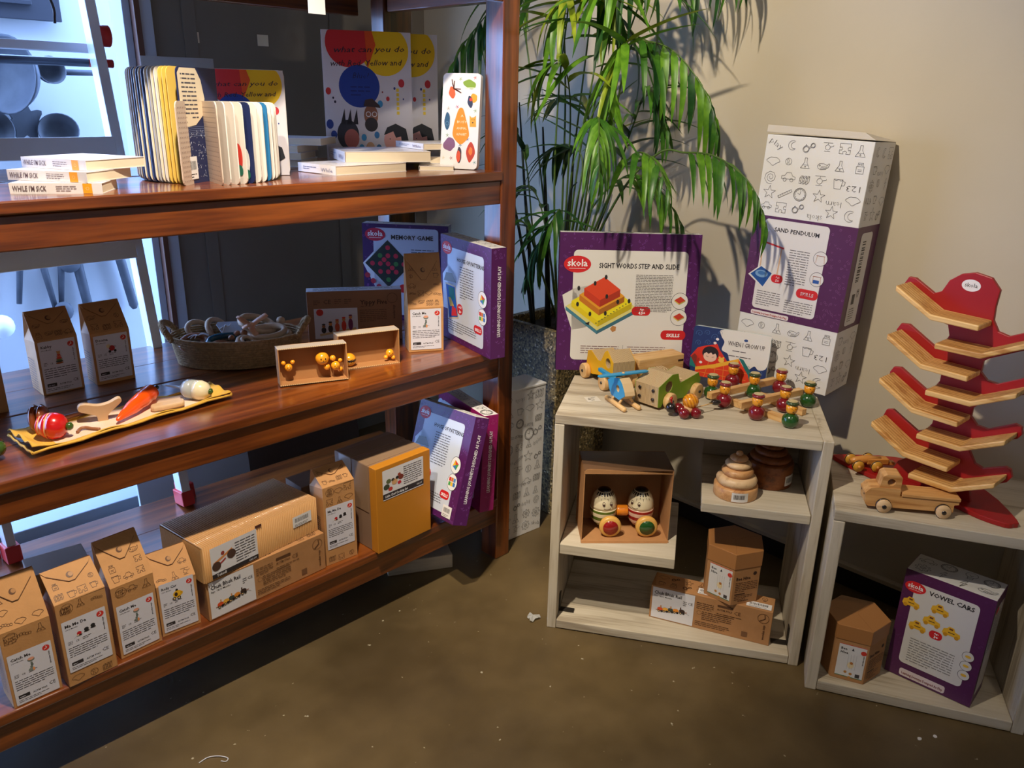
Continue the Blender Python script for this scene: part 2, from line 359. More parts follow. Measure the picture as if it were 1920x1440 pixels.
KINDS = ['gear', 'star', 'spiral', 'bulb', 'clock', 'ball', 'bolt', 'goggles', 'jigsaw', 'blocks', 'moon', 'car', 'cup', 'ruler', 'whale', 'flask', 'heli', 'robot', 'caterpillar', 'cloudy']
def doodles(P, x0, y0, x1, y1, cell, col, wd, words=(), rng=None, lay=3, kinds=None, keep=None):
    rg = rng or random.Random(3); nx = max(1, round((x1-x0)/cell)); ny = max(1, round((y1-y0)/cell)); kd = list(kinds or KINDS)
    cx, cy = (x1-x0)/nx, (y1-y0)/ny; i = 0
    for b in range(ny):
        for a in range(nx):
            x = x0+(a+.5+rg.uniform(-.08, .08))*cx; y = y0+(b+.5+rg.uniform(-.1, .1))*cy; i += 1
            if keep and not keep(x, y): continue
            if words and i % 7 == 4:
                wz = words[(i//7) % len(words)]; P.text(x, y-.1*cell, cell*.5, wz, col, lay, -.018, 180 if rg.random() < .7 else rg.uniform(-30, 30), 'c', wd=min(cx, cell)*.95)
                continue
            k = kd[rg.randrange(len(kd))]
            if k == 'cloudy': P.line(smooth_closed([(x+cell*.36*(1+.2*math.cos(4*t))*math.cos(t), y+cell*.24*(1+.2*math.sin(3*t))*math.sin(t)) for t in [2*PI*q/8 for q in range(8)]], 3), wd, col, lay, True)
            else: doodle(P, k, x, y, min(cx, cy)*rg.uniform(.7, .95), col, wd, lay)
def confetti(P, x0, y0, x1, y1, n, col, lay=1, seed=1, s=.004, keep=None):
    rg = random.Random(seed)
    for _ in range(n):
        x, y = rg.uniform(x0, x1), rg.uniform(y0, y1); k = rg.randrange(3); a = rg.uniform(0, PI)
        if keep and not keep(x, y): continue
        if k == 0: P.ring(x, y, s*.5, s*.2, col, lay, n=8)
        elif k == 1: P.line([(x-s*.6*math.cos(a), y-s*.6*math.sin(a)), (x+s*.6*math.cos(a), y+s*.6*math.sin(a))], s*.25, col, lay)
        else: P.line([(x-s*.4, y+s*.4), (x, y-s*.3), (x+s*.4, y+s*.4)], s*.2, col, lay)

# ------------------------------------------------------------ the room
XR, YB, XL, YF, HC = 2.44, 3.02, -2.6, -2.6, 2.95
CREAM = mat('wall_paint', (196, 184, 160), .85, var=.04, vs=3, bump=.05, bs=40)
DARKP = mat('grey_panel_paint', (118, 110, 98), .8, var=.05, vs=4)
struct(MB().box(XL-.1, XR+.1, YF-.1, YB+.12, -.1, 0).build('floor', concrete()))
struct(MB().box(XL-.1, XR+.1, YF-.1, YB+.12, HC, HC+.1).build('ceiling', mat('ceiling_paint', (196, 184, 160), .9)))
struct(MB().box(XR, XR+.1, YF-.1, YB+.12, 0, HC).build('wall_right', CREAM))
struct(MB().box(XL-.1, XL, YF-.1, YB+.12, 0, HC).build('wall_left', CREAM))
struct(MB().box(XL, XR, YF-.1, YF, 0, HC).build('wall_front', CREAM))
struct(MB().box(1.232, XR, YB, YB+.12, 0, HC).box(XL, 1.232, YB, YB+.12, 2.35, HC).box(XL, -1.6, YB, YB+.12, 0, 2.35).build('wall_back', DARKP))
bb = struct(MB().box(XR-.018, XR, YF, YB, 0, .064).build('baseboard_right', mat('black_skirting', (26, 23, 22), .5, var=.2, vs=6), bevel=.002))
MB().box(XR-.024, XR, YF, YB, .065, .08).build('cap_strip', CREAM, bb, .002)
# vertical cover strips of the panelled wall
for i, x in enumerate((1.345, 1.95)):
    struct(MB().box(x, x+.05, YB-.006, YB, 0, HC).build('trim_%d' % (i+1), DARKP, bevel=.002))
# garden door opening: brown inner casing, white outer frame, sill
wf = struct(MB().box(1.186, 1.232, YB-.03, YB+.1, 0, 2.35).box(-1.6, 1.232, YB-.03, YB+.1, 2.3, 2.36).build('window_1', mat('white_frame', (176, 182, 192), .5), bevel=.003))
MB().box(1.14, 1.166, YB-.01, YB+.1, 0, 2.3).build('frame_edge', mat('white_frame', (176, 182, 192), .5), wf, .002)
MB().box(1.166, 1.186, YB-.045, YB+.1, 0, 2.3).build('brown_stop', mat('brown_stop', (92, 58, 42), .5), wf, .002)
MB().box(-1.6, 1.14, YB-.08, YB+.14, 0, .05).build('sill', mat('sill_paint', (150, 156, 166), .6), wf, .004)
for i in range(2):  # two thin cream rectangles set on the back wall
    tag(MB().box(0, (.03, .045)[i], -.002, 0, 0, (.036, .04)[i]).build('wall_patch', mat('cream_patch', (226, 214, 190), .6), loc=((1.372, 1.63)[i], YB-.0005, (1.678, 1.682)[i])),
        ('narrow cream patch on the dark back wall nearer the window', 'squarish cream patch on the dark back wall above the cover book')[i], 'sticker')

# outdoors: yard floor, white wall with old kitchen tools hanging on it
struct(MB().box(-4, 6, YB+.12, 6.5, -.12, -.02).build('yard_floor', mat('yard_stone', (120, 122, 126), .8, var=.1)))
ow = struct(MB().box(.35, 6, 4.3, 4.4, -.1, 2.05).build('wall_outside', mat('outside_plaster', (192, 194, 196), .9, var=.03, vs=3, bump=.3, bs=8)))
IRON = mat('grey_iron', (78, 82, 90), .6, var=.2, vs=14)
def outside(mb, label, cat, loc, rot=(0, 0, 0), name='kitchen_tool', m=IRON): return tag(mb.build(name, m, loc=loc, rot=rot), label, cat, 'old kitchen tools on the outside wall')
YO = 4.3
bowlprof = [(.001, 0), (.06, .006), (.12, .03), (.155, .075), (.165, .075), (.13, .02), (.07, -.012), (.001, -.018)]
outside(MB().lathe(bowlprof, 28), 'large shallow iron bowl hung face out on the outside wall', 'bowl', (1.115, YO-.10, 1.56), (84, 0, -60), 'iron_bowl')
outside(MB().lathe([(r*.36, z*1.0) for r, z in bowlprof], 24).tube([(.05, 0, .03), (.24, 0, .05)], .013), 'small cup with a long straight handle beside the large bowl', 'ladle', (1.22, YO-.12, 1.58), (80, 0, 0), 'iron_cup')
outside(MB().lathe([(r*.52, z) for r, z in bowlprof], 24), 'round iron pan low on the outside wall under the flower scoop', 'bowl', (1.25, YO-.07, 1.30), (60, 0, -20), 'iron_pan')
outside(MB().prism([(.07*(1+.22*math.cos(7*a))*math.cos(a), .07*(1+.22*math.cos(7*a))*math.sin(a)) for a in [2*PI*i/42 for i in range(42)]], -.012, .012, 'XZ'), 'small flower-edged iron scoop on the outside wall', 'scoop', (1.12, YO-.05, 1.37), (0, -35, 0), 'iron_scoop')
outside(MB().lathe([(r*.5, z*1.0) for r, z in bowlprof], 24), 'dark bowl at the lower left of the outside wall', 'bowl', (.96, YO-.05, 1.33), (75, 0, 20), 'iron_bowl')
for x, z, r, l, k in ((1.0, .78, 10, .46, 0), (1.09, .7, -6, .42, 1), (1.17, .74, 8, .44, 1), (1.24, .70, -5, .5, 2), (1.335, .8, 60, .25, 1), (1.44, .72, -8, .55, 2), (.90, .9, 70, .2, 1), (1.36, 1.0, 100, .2, 0)):
    mb = MB().lathe([(.001, -l/2), (.012, -l/2), (.016, 0), (.009, l*.3), (.009, l/2), (.001, l/2)], 12)
    if k == 1: mb.ball((0, -.03, -l/2-.03), .045, sz=1.1, sy=.5)
    if k == 2: mb.lathe([(.012, -l/2), (.022, -l/2+.02), (.024, l*.1), (.016, l*.25), (.021, l*.28), (.012, l*.33)], 14)
    outside(mb, ('long flat skewer', 'long handled ladle', 'thick turned rolling handle')[k]+' hanging low at x %d' % 0 if False else {0: {1.0: 'thin iron skewer hanging at the far left of the lower row', 1.36: 'short iron skewer lying flat above the lower row'}, 1: {1.09: 'slim ladle second along the lower row of tools', 1.17: 'slim ladle just left of the fat turned handle', 1.335: 'tilted ladle in the middle of the lower row', .90: 'ladle lying almost flat at the left of the lower row'}, 2: {1.24: 'fat turned handle in the middle of the lower row', 1.44: 'fat turned handle at the right end of the lower row'}}[k][x], 'kitchen tool', (x, YO-.05, z), (0, r, 0), ('iron_skewer', 'iron_ladle', 'turned_handle')[k])
outside(MB().lathe([(r*.62, z*1.1) for r, z in bowlprof], 20), 'half round scoop right of the tilted ladle on the outside wall', 'scoop', (1.40, YO-.06, .80), (60, 0, 30), 'iron_scoop')
tag(MB().ball((0, 0, 0), .055).build('globe_lamp', mat('globe_white', (240, 240, 240), .4), loc=(.86, YO-.1, .47)), 'white globe lamp low on the outside wall', 'lamp')
t = thing('louvre_panel', 'dark louvred panel at the top of the outside wall', 'panel', (1.02, YO-.03, 1.80))
DP = mat('dark_panel', (48, 50, 60), .6)
MB().box(-.5, .32, -.02, .0, 0, .6).build('panel_board', DP, t, .003)
for k in range(6): MB().box(.02, .2, -.04, -.02, .06+k*.045, .078+k*.045).build('slat', DP, t, .002)
t = thing('metal_pipe', 'grey metal pipe with a red end tied to the ladder by a cord', 'pipe', (.0, 2.70, 1.60), (0, 0, 0))
MB().tube([(.3, 0, -.015), (.905, 0, -.015)], .012).build('tube', mat('dark_metal', (70, 74, 84), .4, .6), t)
MB().tube([(.905, 0, -.015), (.975, 0, -.015)], .012).build('red_end', mat('red_plastic', (196, 44, 40), .4), t)

# aluminium step ladder standing on the back of the bottom shelf, leaning to the window
ALU = mat('aluminium', (214, 218, 222), .4, 0, var=.03, coat=.3)
REDP = mat('red_plastic', (196, 44, 40), .4)
t = thing('step_ladder', 'aluminium step ladder with red feet leaning at the window behind the shelf', 'ladder', (.905, 2.392, .241), (-9.5, 0, 0))
MB().box(-.012, .012, -.03, .03, .03, 1.66).box(-.016, .012, -.034, -.03, .03, 1.66).build('rail', ALU, t, .002)
MB().box(-.512, -.488, -.03, .03, .03, 1.66).build('rail', ALU, t, .002)
MB().box(.022, .044, .05, .1, .03, 1.7).build('rear_rail', ALU, t, .002)
MB().box(-.55, -.528, .05, .1, .03, 1.7).build('rear_rail', ALU, t, .002)
for k, z in enumerate((.49, .83, 1.12)):
    MB().box(-.488, -.012, -.042, .045, z, z+.03).box(-.488, -.012, -.046, -.042, z-.03, z+.03).build('step', ALU, t, .002)
for x, y in ((0, 0), (-.5, 0), (.033, .075), (-.539, .075)): MB().box(x-.02, x+.02, y-.036, y+.036, 0, .05).build('foot', REDP, t, .004)
MB().box(-.53, .02, .055, .07, 1.40, 1.425).build('rear_rung', ALU, t, .002)
MB().lathe([(.001, -.02), (.03, -.02), (.03, .02), (.001, .02)], 16, Matrix.Translation((.03, .02, 1.44))@Matrix.Rotation(PI/2, 4, 'Y')).build('hinge', REDP, t)
tag(MB().tube(spline([(.70, 2.66, 2.2), (.74, 2.64, 1.9), (.80, 2.61, 1.74), (.80, 2.60, 1.68)], 6), .004, 6).build('cord', mat('cord_brown', (60, 54, 52), .8)), 'thin dark cord hanging down over the ladder rung', 'cord')
# boards leaning behind the shelf
tag(MB().box(-.012, .012, -.2, .2, 0, .50).build('leaning_board', mat('pale_blue_board', (176, 184, 190), .6), loc=(1.06, 2.66, 0), rot=(0, 8, 84), bevel=.002), 'pale board standing behind the bottom shelf beside the ladder', 'board')
tag(MB().box(-.006, .006, -.32, .32, 0, .62).build('leaning_board', mat('dark_brown_board', (84, 66, 56), .7, var=.1), loc=(1.49, 2.70, 0), rot=(0, 10, 92), bevel=.002), 'dark brown board leaning against the wall behind the bottom shelf', 'board')

# ------------------------------------------------------------ the wooden shelf
Y0 = 1.734
sh = thing('wooden_shelf', 'large open teak shelf unit with four thick planks in front of the window', 'shelf', (0, 0, 0))
TX, TY, TZ = teak('X'), teak('Y'), teak('Z')
def part(name, x0, x1, y0, y1, z0, z1, m, bev=.003, par=None, label=None):
    o = MB().box(-(x1-x0)/2, (x1-x0)/2, -(y1-y0)/2, (y1-y0)/2, -(z1-z0)/2, (z1-z0)/2).build(name, m, par or sh, bev, loc=((x0+x1)/2, (y0+y1)/2, (z0+z1)/2), label=label)
    return o
for z in (.238, .763, 1.308, 1.855):
    n = 4; ys = [Y0+i*(2.485-Y0)/n for i in range(n+1)]
    for i in range(n):
        part('plank', -1.5, 1.684 if i == 0 else 1.745, ys[i]+(.0008 if i else -.006), ys[i+1]-.0008, z-.026, z-(.0015 if i % 2 else 0), TX, .0035)
    part('apron', -1.5, 1.684, Y0+.004, Y0+.034, z-.095, z-.027, TX, .003)
    part('rear_apron', -1.5, 1.69, 2.435, 2.465, z-.095, z-.027, TX, .003)
    part('side_rail', 1.695, 1.735, 1.812, 2.285, z-.09, z-.027, TY, .003)
part('post', 1.684, 1.747, Y0, 1.81, 0, 2.2, TZ, .004)
part('post', 1.684, 1.80, 2.29, 2.36, 0, 2.2, teak('Z'), .004)
part('post', -1.5, -1.437, Y0, 1.81, 0, 2.2, TZ, .004)
part('post', -1.5, -1.437, 2.41, 2.485, 0, 2.2, TZ, .004)
tg = tag(MB().box(-.022, .022, -.0006, .0006, -.12, 0).build('price_tag', WHITE_PAPER, loc=(1.088, Y0-.003, 1.80)), 'blank white price tag hanging from the topmost shelf plank', 'tag')

# white board on the floor under the shelf
t = thing('white_crate_lid', 'whitewashed board frame lying on the floor under the shelf end', 'board', (1.60, 1.95, 0), (0, 0, -28))
MB().box(-.2, .02, -.16, -.14, 0, .05).build('edge_slat', washed('X'), t, .002); MB().box(-.2, .02, .14, .16, 0, .05).build('edge_slat', washed('X'), t, .002)
MB().box(-.2, .02, -.138, .138, .028, .046).build('panel', washed('X'), t, .002)

# ------------------------------------------------------------ the two whitewashed crates
def bracket(par, x, y, z, rx):
    MB().box(x, x+.002*rx, y, y+.02, z, z+.06).box(x, x+.045*rx, y, y+.02, z, z+.003).build('corner_bracket', mat('dark_iron', (60, 54, 48), .5, .6), par)
def crate(name, label, loc, rz, W, D, H, T=.028):
    c = thing(name, label, 'crate', loc, (0, 0, rz)); WX, WZ = washed('X'), washed('Z')
    P = lambda n, x0, x1, y0, y1, z0, z1, m: part(n, x0, x1, y0, y1, z0, z1, m, .0025, c)
    P('top_plank', -W/2, W/2-.0275, -D/2, -.0007, H-T, H, WX); P('top_plank', -W/2, W/2-.0275, .0007, D/2, H-T, H-.0008, WX)
    P('bottom_plank', -W/2+T, W/2-T, -D/2, -.0007, .003, T+.003, WX); P('bottom_plank', -W/2+T, W/2-T, .0007, D/2, .003, T+.003, WX)
    P('side_panel', -W/2, -W/2+T-.0008, -D/2, D/2, 0, H-T-.0006, WZ); P('side_panel', W/2-T+.0008, W/2, -D/2, D/2, 0, H, WZ)
    return c
W1, D1, H1 = .727, .352, .694
c1 = crate('wooden_crate', 'larger whitewashed wooden crate with two inner ledges, toys on top', (1.878, 1.142, 0), -57.67, W1, D1, H1)
WX = washed('X')
part('ledge', -W1/2+.029, -.005, -D1/2, D1/2, .259, .292, WX, .0025, c1)
part('ledge', .05, W1/2-.029, -D1/2, D1/2, .451, .479, WX, .0025, c1)
part('back_board', .05, W1/2-.029, D1/2-.018, D1/2, .480, H1-.029, WX, .002, c1)
bracket(c1, -W1/2+.029, -.13, .032, 1); bracket(c1, W1/2-.029, -.13, .032, -1)
pr = Print(); pr.rect(-.02, -.02, .04, .04, (214, 206, 190), 0)
for i in range(9): pr.rect(-.014+random.uniform(0, .02), -.013+i*.003, random.uniform(.004, .014), .002, (60, 56, 52), 1)
pr.build('worn_sticker', c1, (-.28, -.03, H1), (1, .5, 0), (-.5, 1, 0))
W2, D2, H2 = .53, .373, .549
a2 = rad(-63.06)
c2 = crate('wooden_crate', 'smaller lower whitewashed crate at the right holding two game boxes', (2.131+.02*math.cos(a2), .552+.02*math.sin(a2), 0), -63.06, W2, D2, H2, .03)

# ------------------------------------------------------------ packaging helpers
PURC = (82, 26, 88)
def sleeve_front(P, w_, h_, title, px=.045, py0=.06, py1=.9, seed=1, pur=(126, 70, 146), tsize=.021, tx=None, learn=True, light=(226, 224, 228)):
    confetti(P, .004, .004, w_-.004, h_-.004, int(w_*h_*2400), pur, 0, seed, .006)
    P.rrect(px, h_*py0, w_-2*px+.004, h_*(py1-py0), .012, light, 1)
    P.text(tx or (px+.062), h_*py1-.038, tsize, title, INK, 3, .025)
def logo(P, x, y, r, word='skola', col=(214, 32, 36)):
    P.ell(x, y, r, col, 3, r*.62, 28); P.text(x, y-r*.14, r*.72, word, (244, 240, 240), 4, .02, 0, 'c'); P.rect(x-r*.6, y-r*.32, r*1.2, r*.035, (244, 240, 240), 4)
def pill(P, x, y, w_, h_, t1, t2=None, col=(206, 30, 34), rot=0):
    P.rrect(x, y, w_, h_, h_*.45, col, 3)
    if t2: P.text(x+w_*.55, y+h_*.6, h_*.3, t1, (248, 246, 246), 4, .02, 0, 'c'); P.text(x+w_*.55, y+h_*.14, h_*.42, t2, (248, 246, 246), 4, .04, 0, 'c')
    else: P.text(x+w_*.5, y+h_*.3, h_*.5, t1, (248, 246, 246), 4, .03, 0, 'c')
def game_box(name, label, loc, rot, w_, d_, h_, body, rough=WHITE_CARD, group=None, topdood=True):
    t = thing(name, label, 'game box', loc, rot, group)
    MB().box(-w_/2, w_/2, -d_/2, d_/2, 0, h_).build('carton', WHITE_CARD, t, .0015)
    e = .0008
    mb = MB().box(-w_/2-e, w_/2+e, -d_/2-e, -d_/2+.0005, .0005, h_-.0005).box(-w_/2-e, -w_/2+.0005, -d_/2, d_/2, .0005, h_-.0005).box(w_/2-.0005, w_/2+e, -d_/2, d_/2, .0005, h_-.0005).box(-w_/2-e, w_/2+e, d_/2-.0005, d_/2+e, .0005, h_-.0005)
    mb.build('sleeve', body, t)
    if topdood:
        P = Print(); doodles(P, -w_/2+.006, -d_/2+.004, w_/2-.006, d_/2-.004, min(.05, d_*.9), (90, 86, 86), .0012, rng=random.Random(len(label))); P.build('top_print', t, (0, 0, h_), (1, 0, 0), (0, 1, 0))
    return t
def spine(t, w_, d_, h_, col, colc):
    P = Print(); confetti(P, .004, .004, d_-.004, h_-.004, int(d_*h_*2600), colc, 0, 5, .006)
    P.text(d_*.64, h_*.2, .0155, 'LEARNING JOURNEYS DESIGNED AS PLAY', (240, 236, 240), 2, .02, 90, 'l', wd=h_*.64)
    P.build('spine_print', t, (w_/2+.0008, -d_/2, 0), (0, 1, 0), (0, 0, 1))
def house_front(t, w_, h_, d_, title='HOUSE OF PATTERNS'):
    P = Print(); B = (190, 206, 226)
    sleeve_front(P, w_, h_, title, seed=4, tsize=.017, light=(206, 214, 228))
    logo(P, .042, h_*.885, .033)
    P.poly([(.015, .10), (.075, .10), (.105, .205), (.10, .225), (.05, .245), (.012, .21)], (206, 214, 228), 1)
    P.poly([(.02, .19), (.035, .218), (.075, .222), (.102, .196)], (128, 132, 132), 2)
    P.poly([(.03, .185), (.098, .185), (.118, .082), (.052, .068)], (206, 190, 160), 2); P.poly([(.034, .180), (.093, .180), (.112, .087), (.056, .075)], (24, 84, 160), 3)
    P.poly([(.05, .176), (.088, .176), (.094, .138), (.06, .14)], (20, 120, 110), 4); P.poly([(.05, .14), (.066, .142), (.088, .118), (.062, .112)], (214, 178, 80), 4); P.poly([(.075, .118), (.1, .112), (.108, .09), (.07, .082)], (208, 40, 36), 4)
    P.lorem(.125, h_*.74, .085, 13, .008, (90, 92, 104)); P.lorem(.028, .066, .2, 5, .0075, (90, 92, 104))
    pill(P, .108, .098, .036, .034, 'AGE', '6+'); pill(P, w_-.098, .062, .05, .026, 'SKILLS')
    for y, cs in ((h_*.52, 0), (h_*.36, 1)):
        P.ell(w_-.047, y, .0265, INK, 2, .0265); P.ell(w_-.047, y, .025, (236, 236, 236), 3, .025)
        if cs == 0:
            for a, c_ in ((0, (214, 60, 40)), (90, (240, 190, 50)), (180, (60, 120, 190)), (270, (70, 160, 80))):
                P.poly([(w_-.047, y)]+[(w_-.047+.016*math.cos(rad(a+o)), y+.016*math.sin(rad(a+o))) for o in (20, 110)], c_, 4)
        else:
            for i, c_ in enumerate(((70, 160, 80), (240, 190, 50), (60, 120, 190), (208, 50, 40), (210, 120, 50), (90, 140, 200))): P.rect(w_-.065+(i % 3)*.012, y-.012+(i//3)*.014, .011, .012, c_, 4)
    P.build('front_print', t, (-w_/2, -d_/2-.0008, 0))
# House of Patterns on the middle shelf
t = game_box('game_box', 'purple-spined game box picturing a coloured house, upright by the post, middle shelf', (1.647, 1.821, .763), (0, 0, -102.2), .312, .05, .337, PURPLE)
house_front(t, .312, .337, .05); spine(t, .312, .05, .337, PURC, (130, 76, 150))
# House of Patterns on the bottom shelf, tipped against the magenta box
t = game_box('game_box', 'purple-spined game box picturing a coloured house, tipped sideways on the bottom shelf', (1.437, 1.775, .2645), (-19, -6.5, -97), .312, .05, .337, PURPLE)
house_front(t, .312, .337, .05); spine(t, .312, .05, .337, PURC, (130, 76, 150))
P = Print(); P.barcode(0, 0, .048, .036, 5); P.build('price_sticker', t, (.09, -.0262, .012))
# magenta box behind it
t = game_box('game_box', 'magenta game box standing behind the tipped one on the bottom shelf', (1.628, 1.84, .240), (-2.6, 0, -103), .31, .05, .335, MAGENTA)
P = Print(); P.rrect(.03, .03, .24, .27, .012, (206, 214, 228), 1); P.ell(.02, .25, .03, (206, 214, 228), 1, .05); confetti(P, .004, .004, .3, .33, 200, (176, 60, 126), 0, 8, .006); P.build('front_print', t, (-.155, -.0258, 0)); spine(t, .31, .05, .335, (150, 22, 96), (180, 66, 130))
# memory game
t = game_box('game_box', 'dark purple game box picturing a red and black board, back of the middle shelf', (1.700, 2.215, .763), (0, 0, -52), .30, .05, .337, mat('purple_dark_card', (64, 34, 90), .42))
P = Print(); w_, h_ = .30, .337; sleeve_front(P, w_, h_, 'MEMORY GAME', px=.038, py1=.96, seed=6, light=(190, 200, 220)); logo(P, .045, .300, .036, col=(190, 26, 60))
cx, cy, q = .088, .20, .082
P.poly([(cx-q-.008, cy), (cx-.03, cy+.062), (cx+.0, cy-.06), (cx-.0, cy-q-.02), (cx-.05, cy-.08)], (214, 218, 228), 1)
P.poly([(cx-q, cy), (cx, cy+q), (cx+q, cy), (cx, cy-q)], (30, 40, 36), 3)
for i in range(5):
    for j in range(5):
        if (i+j) % 2 == 0 or i == 2: P.ell(cx+(i-j)*q*.17, cy+(i+j-4)*q*.17, .0085, (190, 34, 62) if (i*3+j) % 5 else (60, 120, 60), 4, n=12)
for i in range(4): P.ell(cx-.075+i*.02, cy-.042-i*.02, .0095, (170, 34, 58), 3, n=14)
pill(P, .125, .10, .05, .03, 'AGE', '3+'); P.lorem(.17, .25, .08, 3, .008, (90, 92, 104)); P.build('front_print', t, (-w_/2, -.0258, 0))

# ------------------------------------------------------------ sight words box leaning on the plant pot
w_, h_, d_ = .432, .433, .05
t = game_box('game_box', 'large purple game box picturing a stepped pyramid, standing on the white crate', (1.984, 1.471, .6965), (-4.75, 0, -45.2), w_, d_, h_, PURPLE)
P = Print(); confetti(P, .004, .004, w_-.004, h_-.004, 420, (124, 66, 146), 0, 9, .006)
P.rrect(.043, .035, .352, .345, .014, (230, 226, 218), 1); logo(P, .055, .336, .042); P.text(.122, .326, .0215, 'SIGHT WORDS STEP AND SLIDE', INK, 3, .025, wd=.247)
def iso(P, x, y, a, b, hh, top, side, lay):
    """stepped block drawn in perspective"""
    P.poly([(x-a, y), (x+.1*a, y+b), (x+a, y-.05*b), (x-.1*a, y-b)], top, lay)
    P.poly([(x-a, y), (x-.1*a, y-b), (x-.1*a, y-b-hh), (x-a, y-hh)], side, lay); P.poly([(x-.1*a, y-b), (x+a, y-.05*b), (x+a, y-.05*b-hh), (x-.1*a, y-b-hh)], tuple(int(k*.85) for k in side), lay)
P.poly([(.012, .24), (.05, .262), (.09, .27), (.09, .14), (.045, .13), (.02, .2)], (230, 226, 218), 1)
iso(P, .135, .205, .112, .075, .012, (226, 216, 130), (70, 130, 150), 2); iso(P, .135, .222, .094, .062, .018, (240, 222, 30), (232, 206, 24), 3)
iso(P, .135, .242, .07, .046, .018, (232, 160, 40), (204, 120, 30), 4); iso(P, .135, .262, .056, .036, .022, (226, 72, 36), (206, 60, 30), 5)
for x, y in ((.062, .262), (.112, .278), (.145, .298), (.06, .212), (.1, .182), (.148, .185), (.185, .222), (.22, .225), (.15, .238)): P.ell(x, y, .0045, (40, 36, 34), 6, .0075, 10)
for i in range(12): P.rect(.118+i*.009, .152+i*.0062, .0045, .003, (90, 110, 60), 6)
P.poly([(.086, .152), (.1, .158), (.098, .146)], (30, 30, 30), 6); P.poly([(.165, .136), (.173, .146), (.184, .143), (.183, .13), (.173, .126)], (190, 132, 72), 3)
P.lorem(.238, .305, .115, 24, .0049, (110, 104, 100), th=.4); pill(P, .23, .18, .058, .028, 'Age', '4.5+'); pill(P, .325, .105, .078, .03, 'SKILLS')
P.lorem(.075, .078, .12, 4, .007, (140, 110, 106)); P.lorem(.222, .078, .12, 4, .007, (140, 110, 106)); P.rect(.208, .04, .001, .045, (150, 146, 140), 3)
for y in (.228, .176):
    P.ell(.378, y, .026, INK, 2, n=30); P.ell(.378, y, .0248, (232, 228, 220), 3, n=30); iso(P, .378, y+.003, .017, .011, .004, (200, 60, 40), (214, 190, 90), 4)
P.build('front_print', t, (-w_/2, -d_/2-.0008, 0))

# ------------------------------------------------------------ tall doodle box (pendulum)
w_, d_, h_ = .305, .172, .735
t = thing('tall_box', 'tall white doodle-printed box with purple pendulum sleeve leaning at the wall', 'game box', (2.312, 1.070, .699), (-1.2, 1.65, -86.6))
MB().box(-w_/2, w_/2, -d_/2, d_/2, 0, h_-.012).build('carton', WHITE_CARD, t, .002)
mb = MB(); mb.add([(-w_/2-.002, -d_/2-.003, h_-.006), (w_/2+.002, -d_/2-.003, h_-.008), (w_/2+.002, d_/2, h_-.012), (-w_/2-.002, d_/2, h_-.0), (-w_/2-.002, -d_/2-.003, h_+.014), (w_/2-.03, -d_/2-.003, h_+.010), (w_/2-.01, d_/2, h_-.008), (-w_/2-.002, d_/2, h_+.004)], [(0, 1, 2, 3), (4, 7, 6, 5), (0, 4, 5, 1), (1, 5, 6, 2), (2, 6, 7, 3), (3, 7, 4, 0)])
mb.build('lid_flap', mat('flap_card', (208, 198, 182), .6), t, .001)
s0, s1 = .195, .495
mb = MB().box(-w_/2-.0012, w_/2+.0012, -d_/2-.0012, d_/2+.0012, s0, s1); mb.build('sleeve', mat('plum_card', (84, 34, 78), .42), t)
dk = (74, 70, 70)
P = Print()
for a, b in ((.01, s0-.006), (s1+.006, h_-.018)): doodles(P, .006, a, w_-.006, b, .047, dk, .0009, ('skola', 'learn', '123', 'play'), random.Random(12))
e = .0014
confetti(P, .006, s0+.004, w_-.004, s1-.004, 260, (118, 66, 112), 5, 3, .006)
P.rrect(.035, s0+.022, .195, s1-s0-.03, .012, (222, 218, 216), 6); P.rrect(.035, s0+.002, .12, .014, .005, (224, 214, 214), 6); P.text(.04, s0+.006, .0085, 'Learning Journeys Designed As Play', (170, 40, 40), 8, .02, wd=.11)
logo(P, .05, s1-.03, .028); P.text(.068, s1-.042, .017, 'SAND PENDULUM', INK, 8, .025, wd=.135)
P.line([(.035, s1-.075), (.105, s1-.088)], .005, (206, 44, 40), 8); P.line([(.04, s1-.078), (.042, s1-.15)], .004, (214, 176, 140), 8); P.line([(.1, s1-.09), (.098, s1-.165)], .004, (214, 176, 140), 8)
P.poly([(.008, s1-.18), (.045, s1-.145), (.085, s1-.165), (.062, s1-.215)], (226, 224, 222), 8); P.poly([(.015, s1-.178), (.046, s1-.15), (.082, s1-.166), (.06, s1-.21)], (24, 78, 150), 9); P.ell(.05, s1-.172, .02, (120, 160, 200), 10, .011); P.ell(.05, s1-.170, .012, (60, 110, 170), 11, .006)
pill(P, .082, s1-.192, .036, .025, 'Age', '5+'); pill(P, .165, s1-.222, .065, .028, 'SKILLS')
for i_ in range(len(P.items)-12, len(P.items)): P.items[i_] = P.items[i_][:3]+(max(P.items[i_][3], 8)+1,)
P.lorem(.125, s1-.09, .06, 15, .0072, (110, 106, 106), 8); P.lorem(.045, s0+.075, .075, 7, .0068, (110, 106, 106), 8); P.lorem(.135, s0+.062, .085, 6, .0068, (110, 106, 106), 8)
for y in (s1-.1, s1-.16):
    P.ell(.218, y, .021, INK, 8); P.ell(.218, y, .0198, (222, 218, 216), 9); P.line([(.206, y+.008), (.230, y+.008)], .0018, (150, 90, 70), 10); P.line([(.208, y+.008), (.206, y-.012)], .0015, (190, 150, 110), 10); P.line([(.228, y+.008), (.231, y-.012)], .0015, (190, 150, 110), 10)
P.rect(.208, s1-.172, .018, .010, (40, 84, 160), 10)
P.build('front_print', t, (-w_/2, -d_/2, 0))
P = Print()
for a, b in ((.01, s0-.006), (s1+.006, h_-.018)): doodles(P, .006, a, d_-.006, b, .047, dk, .0009, ('123', 'learn'), random.Random(5))
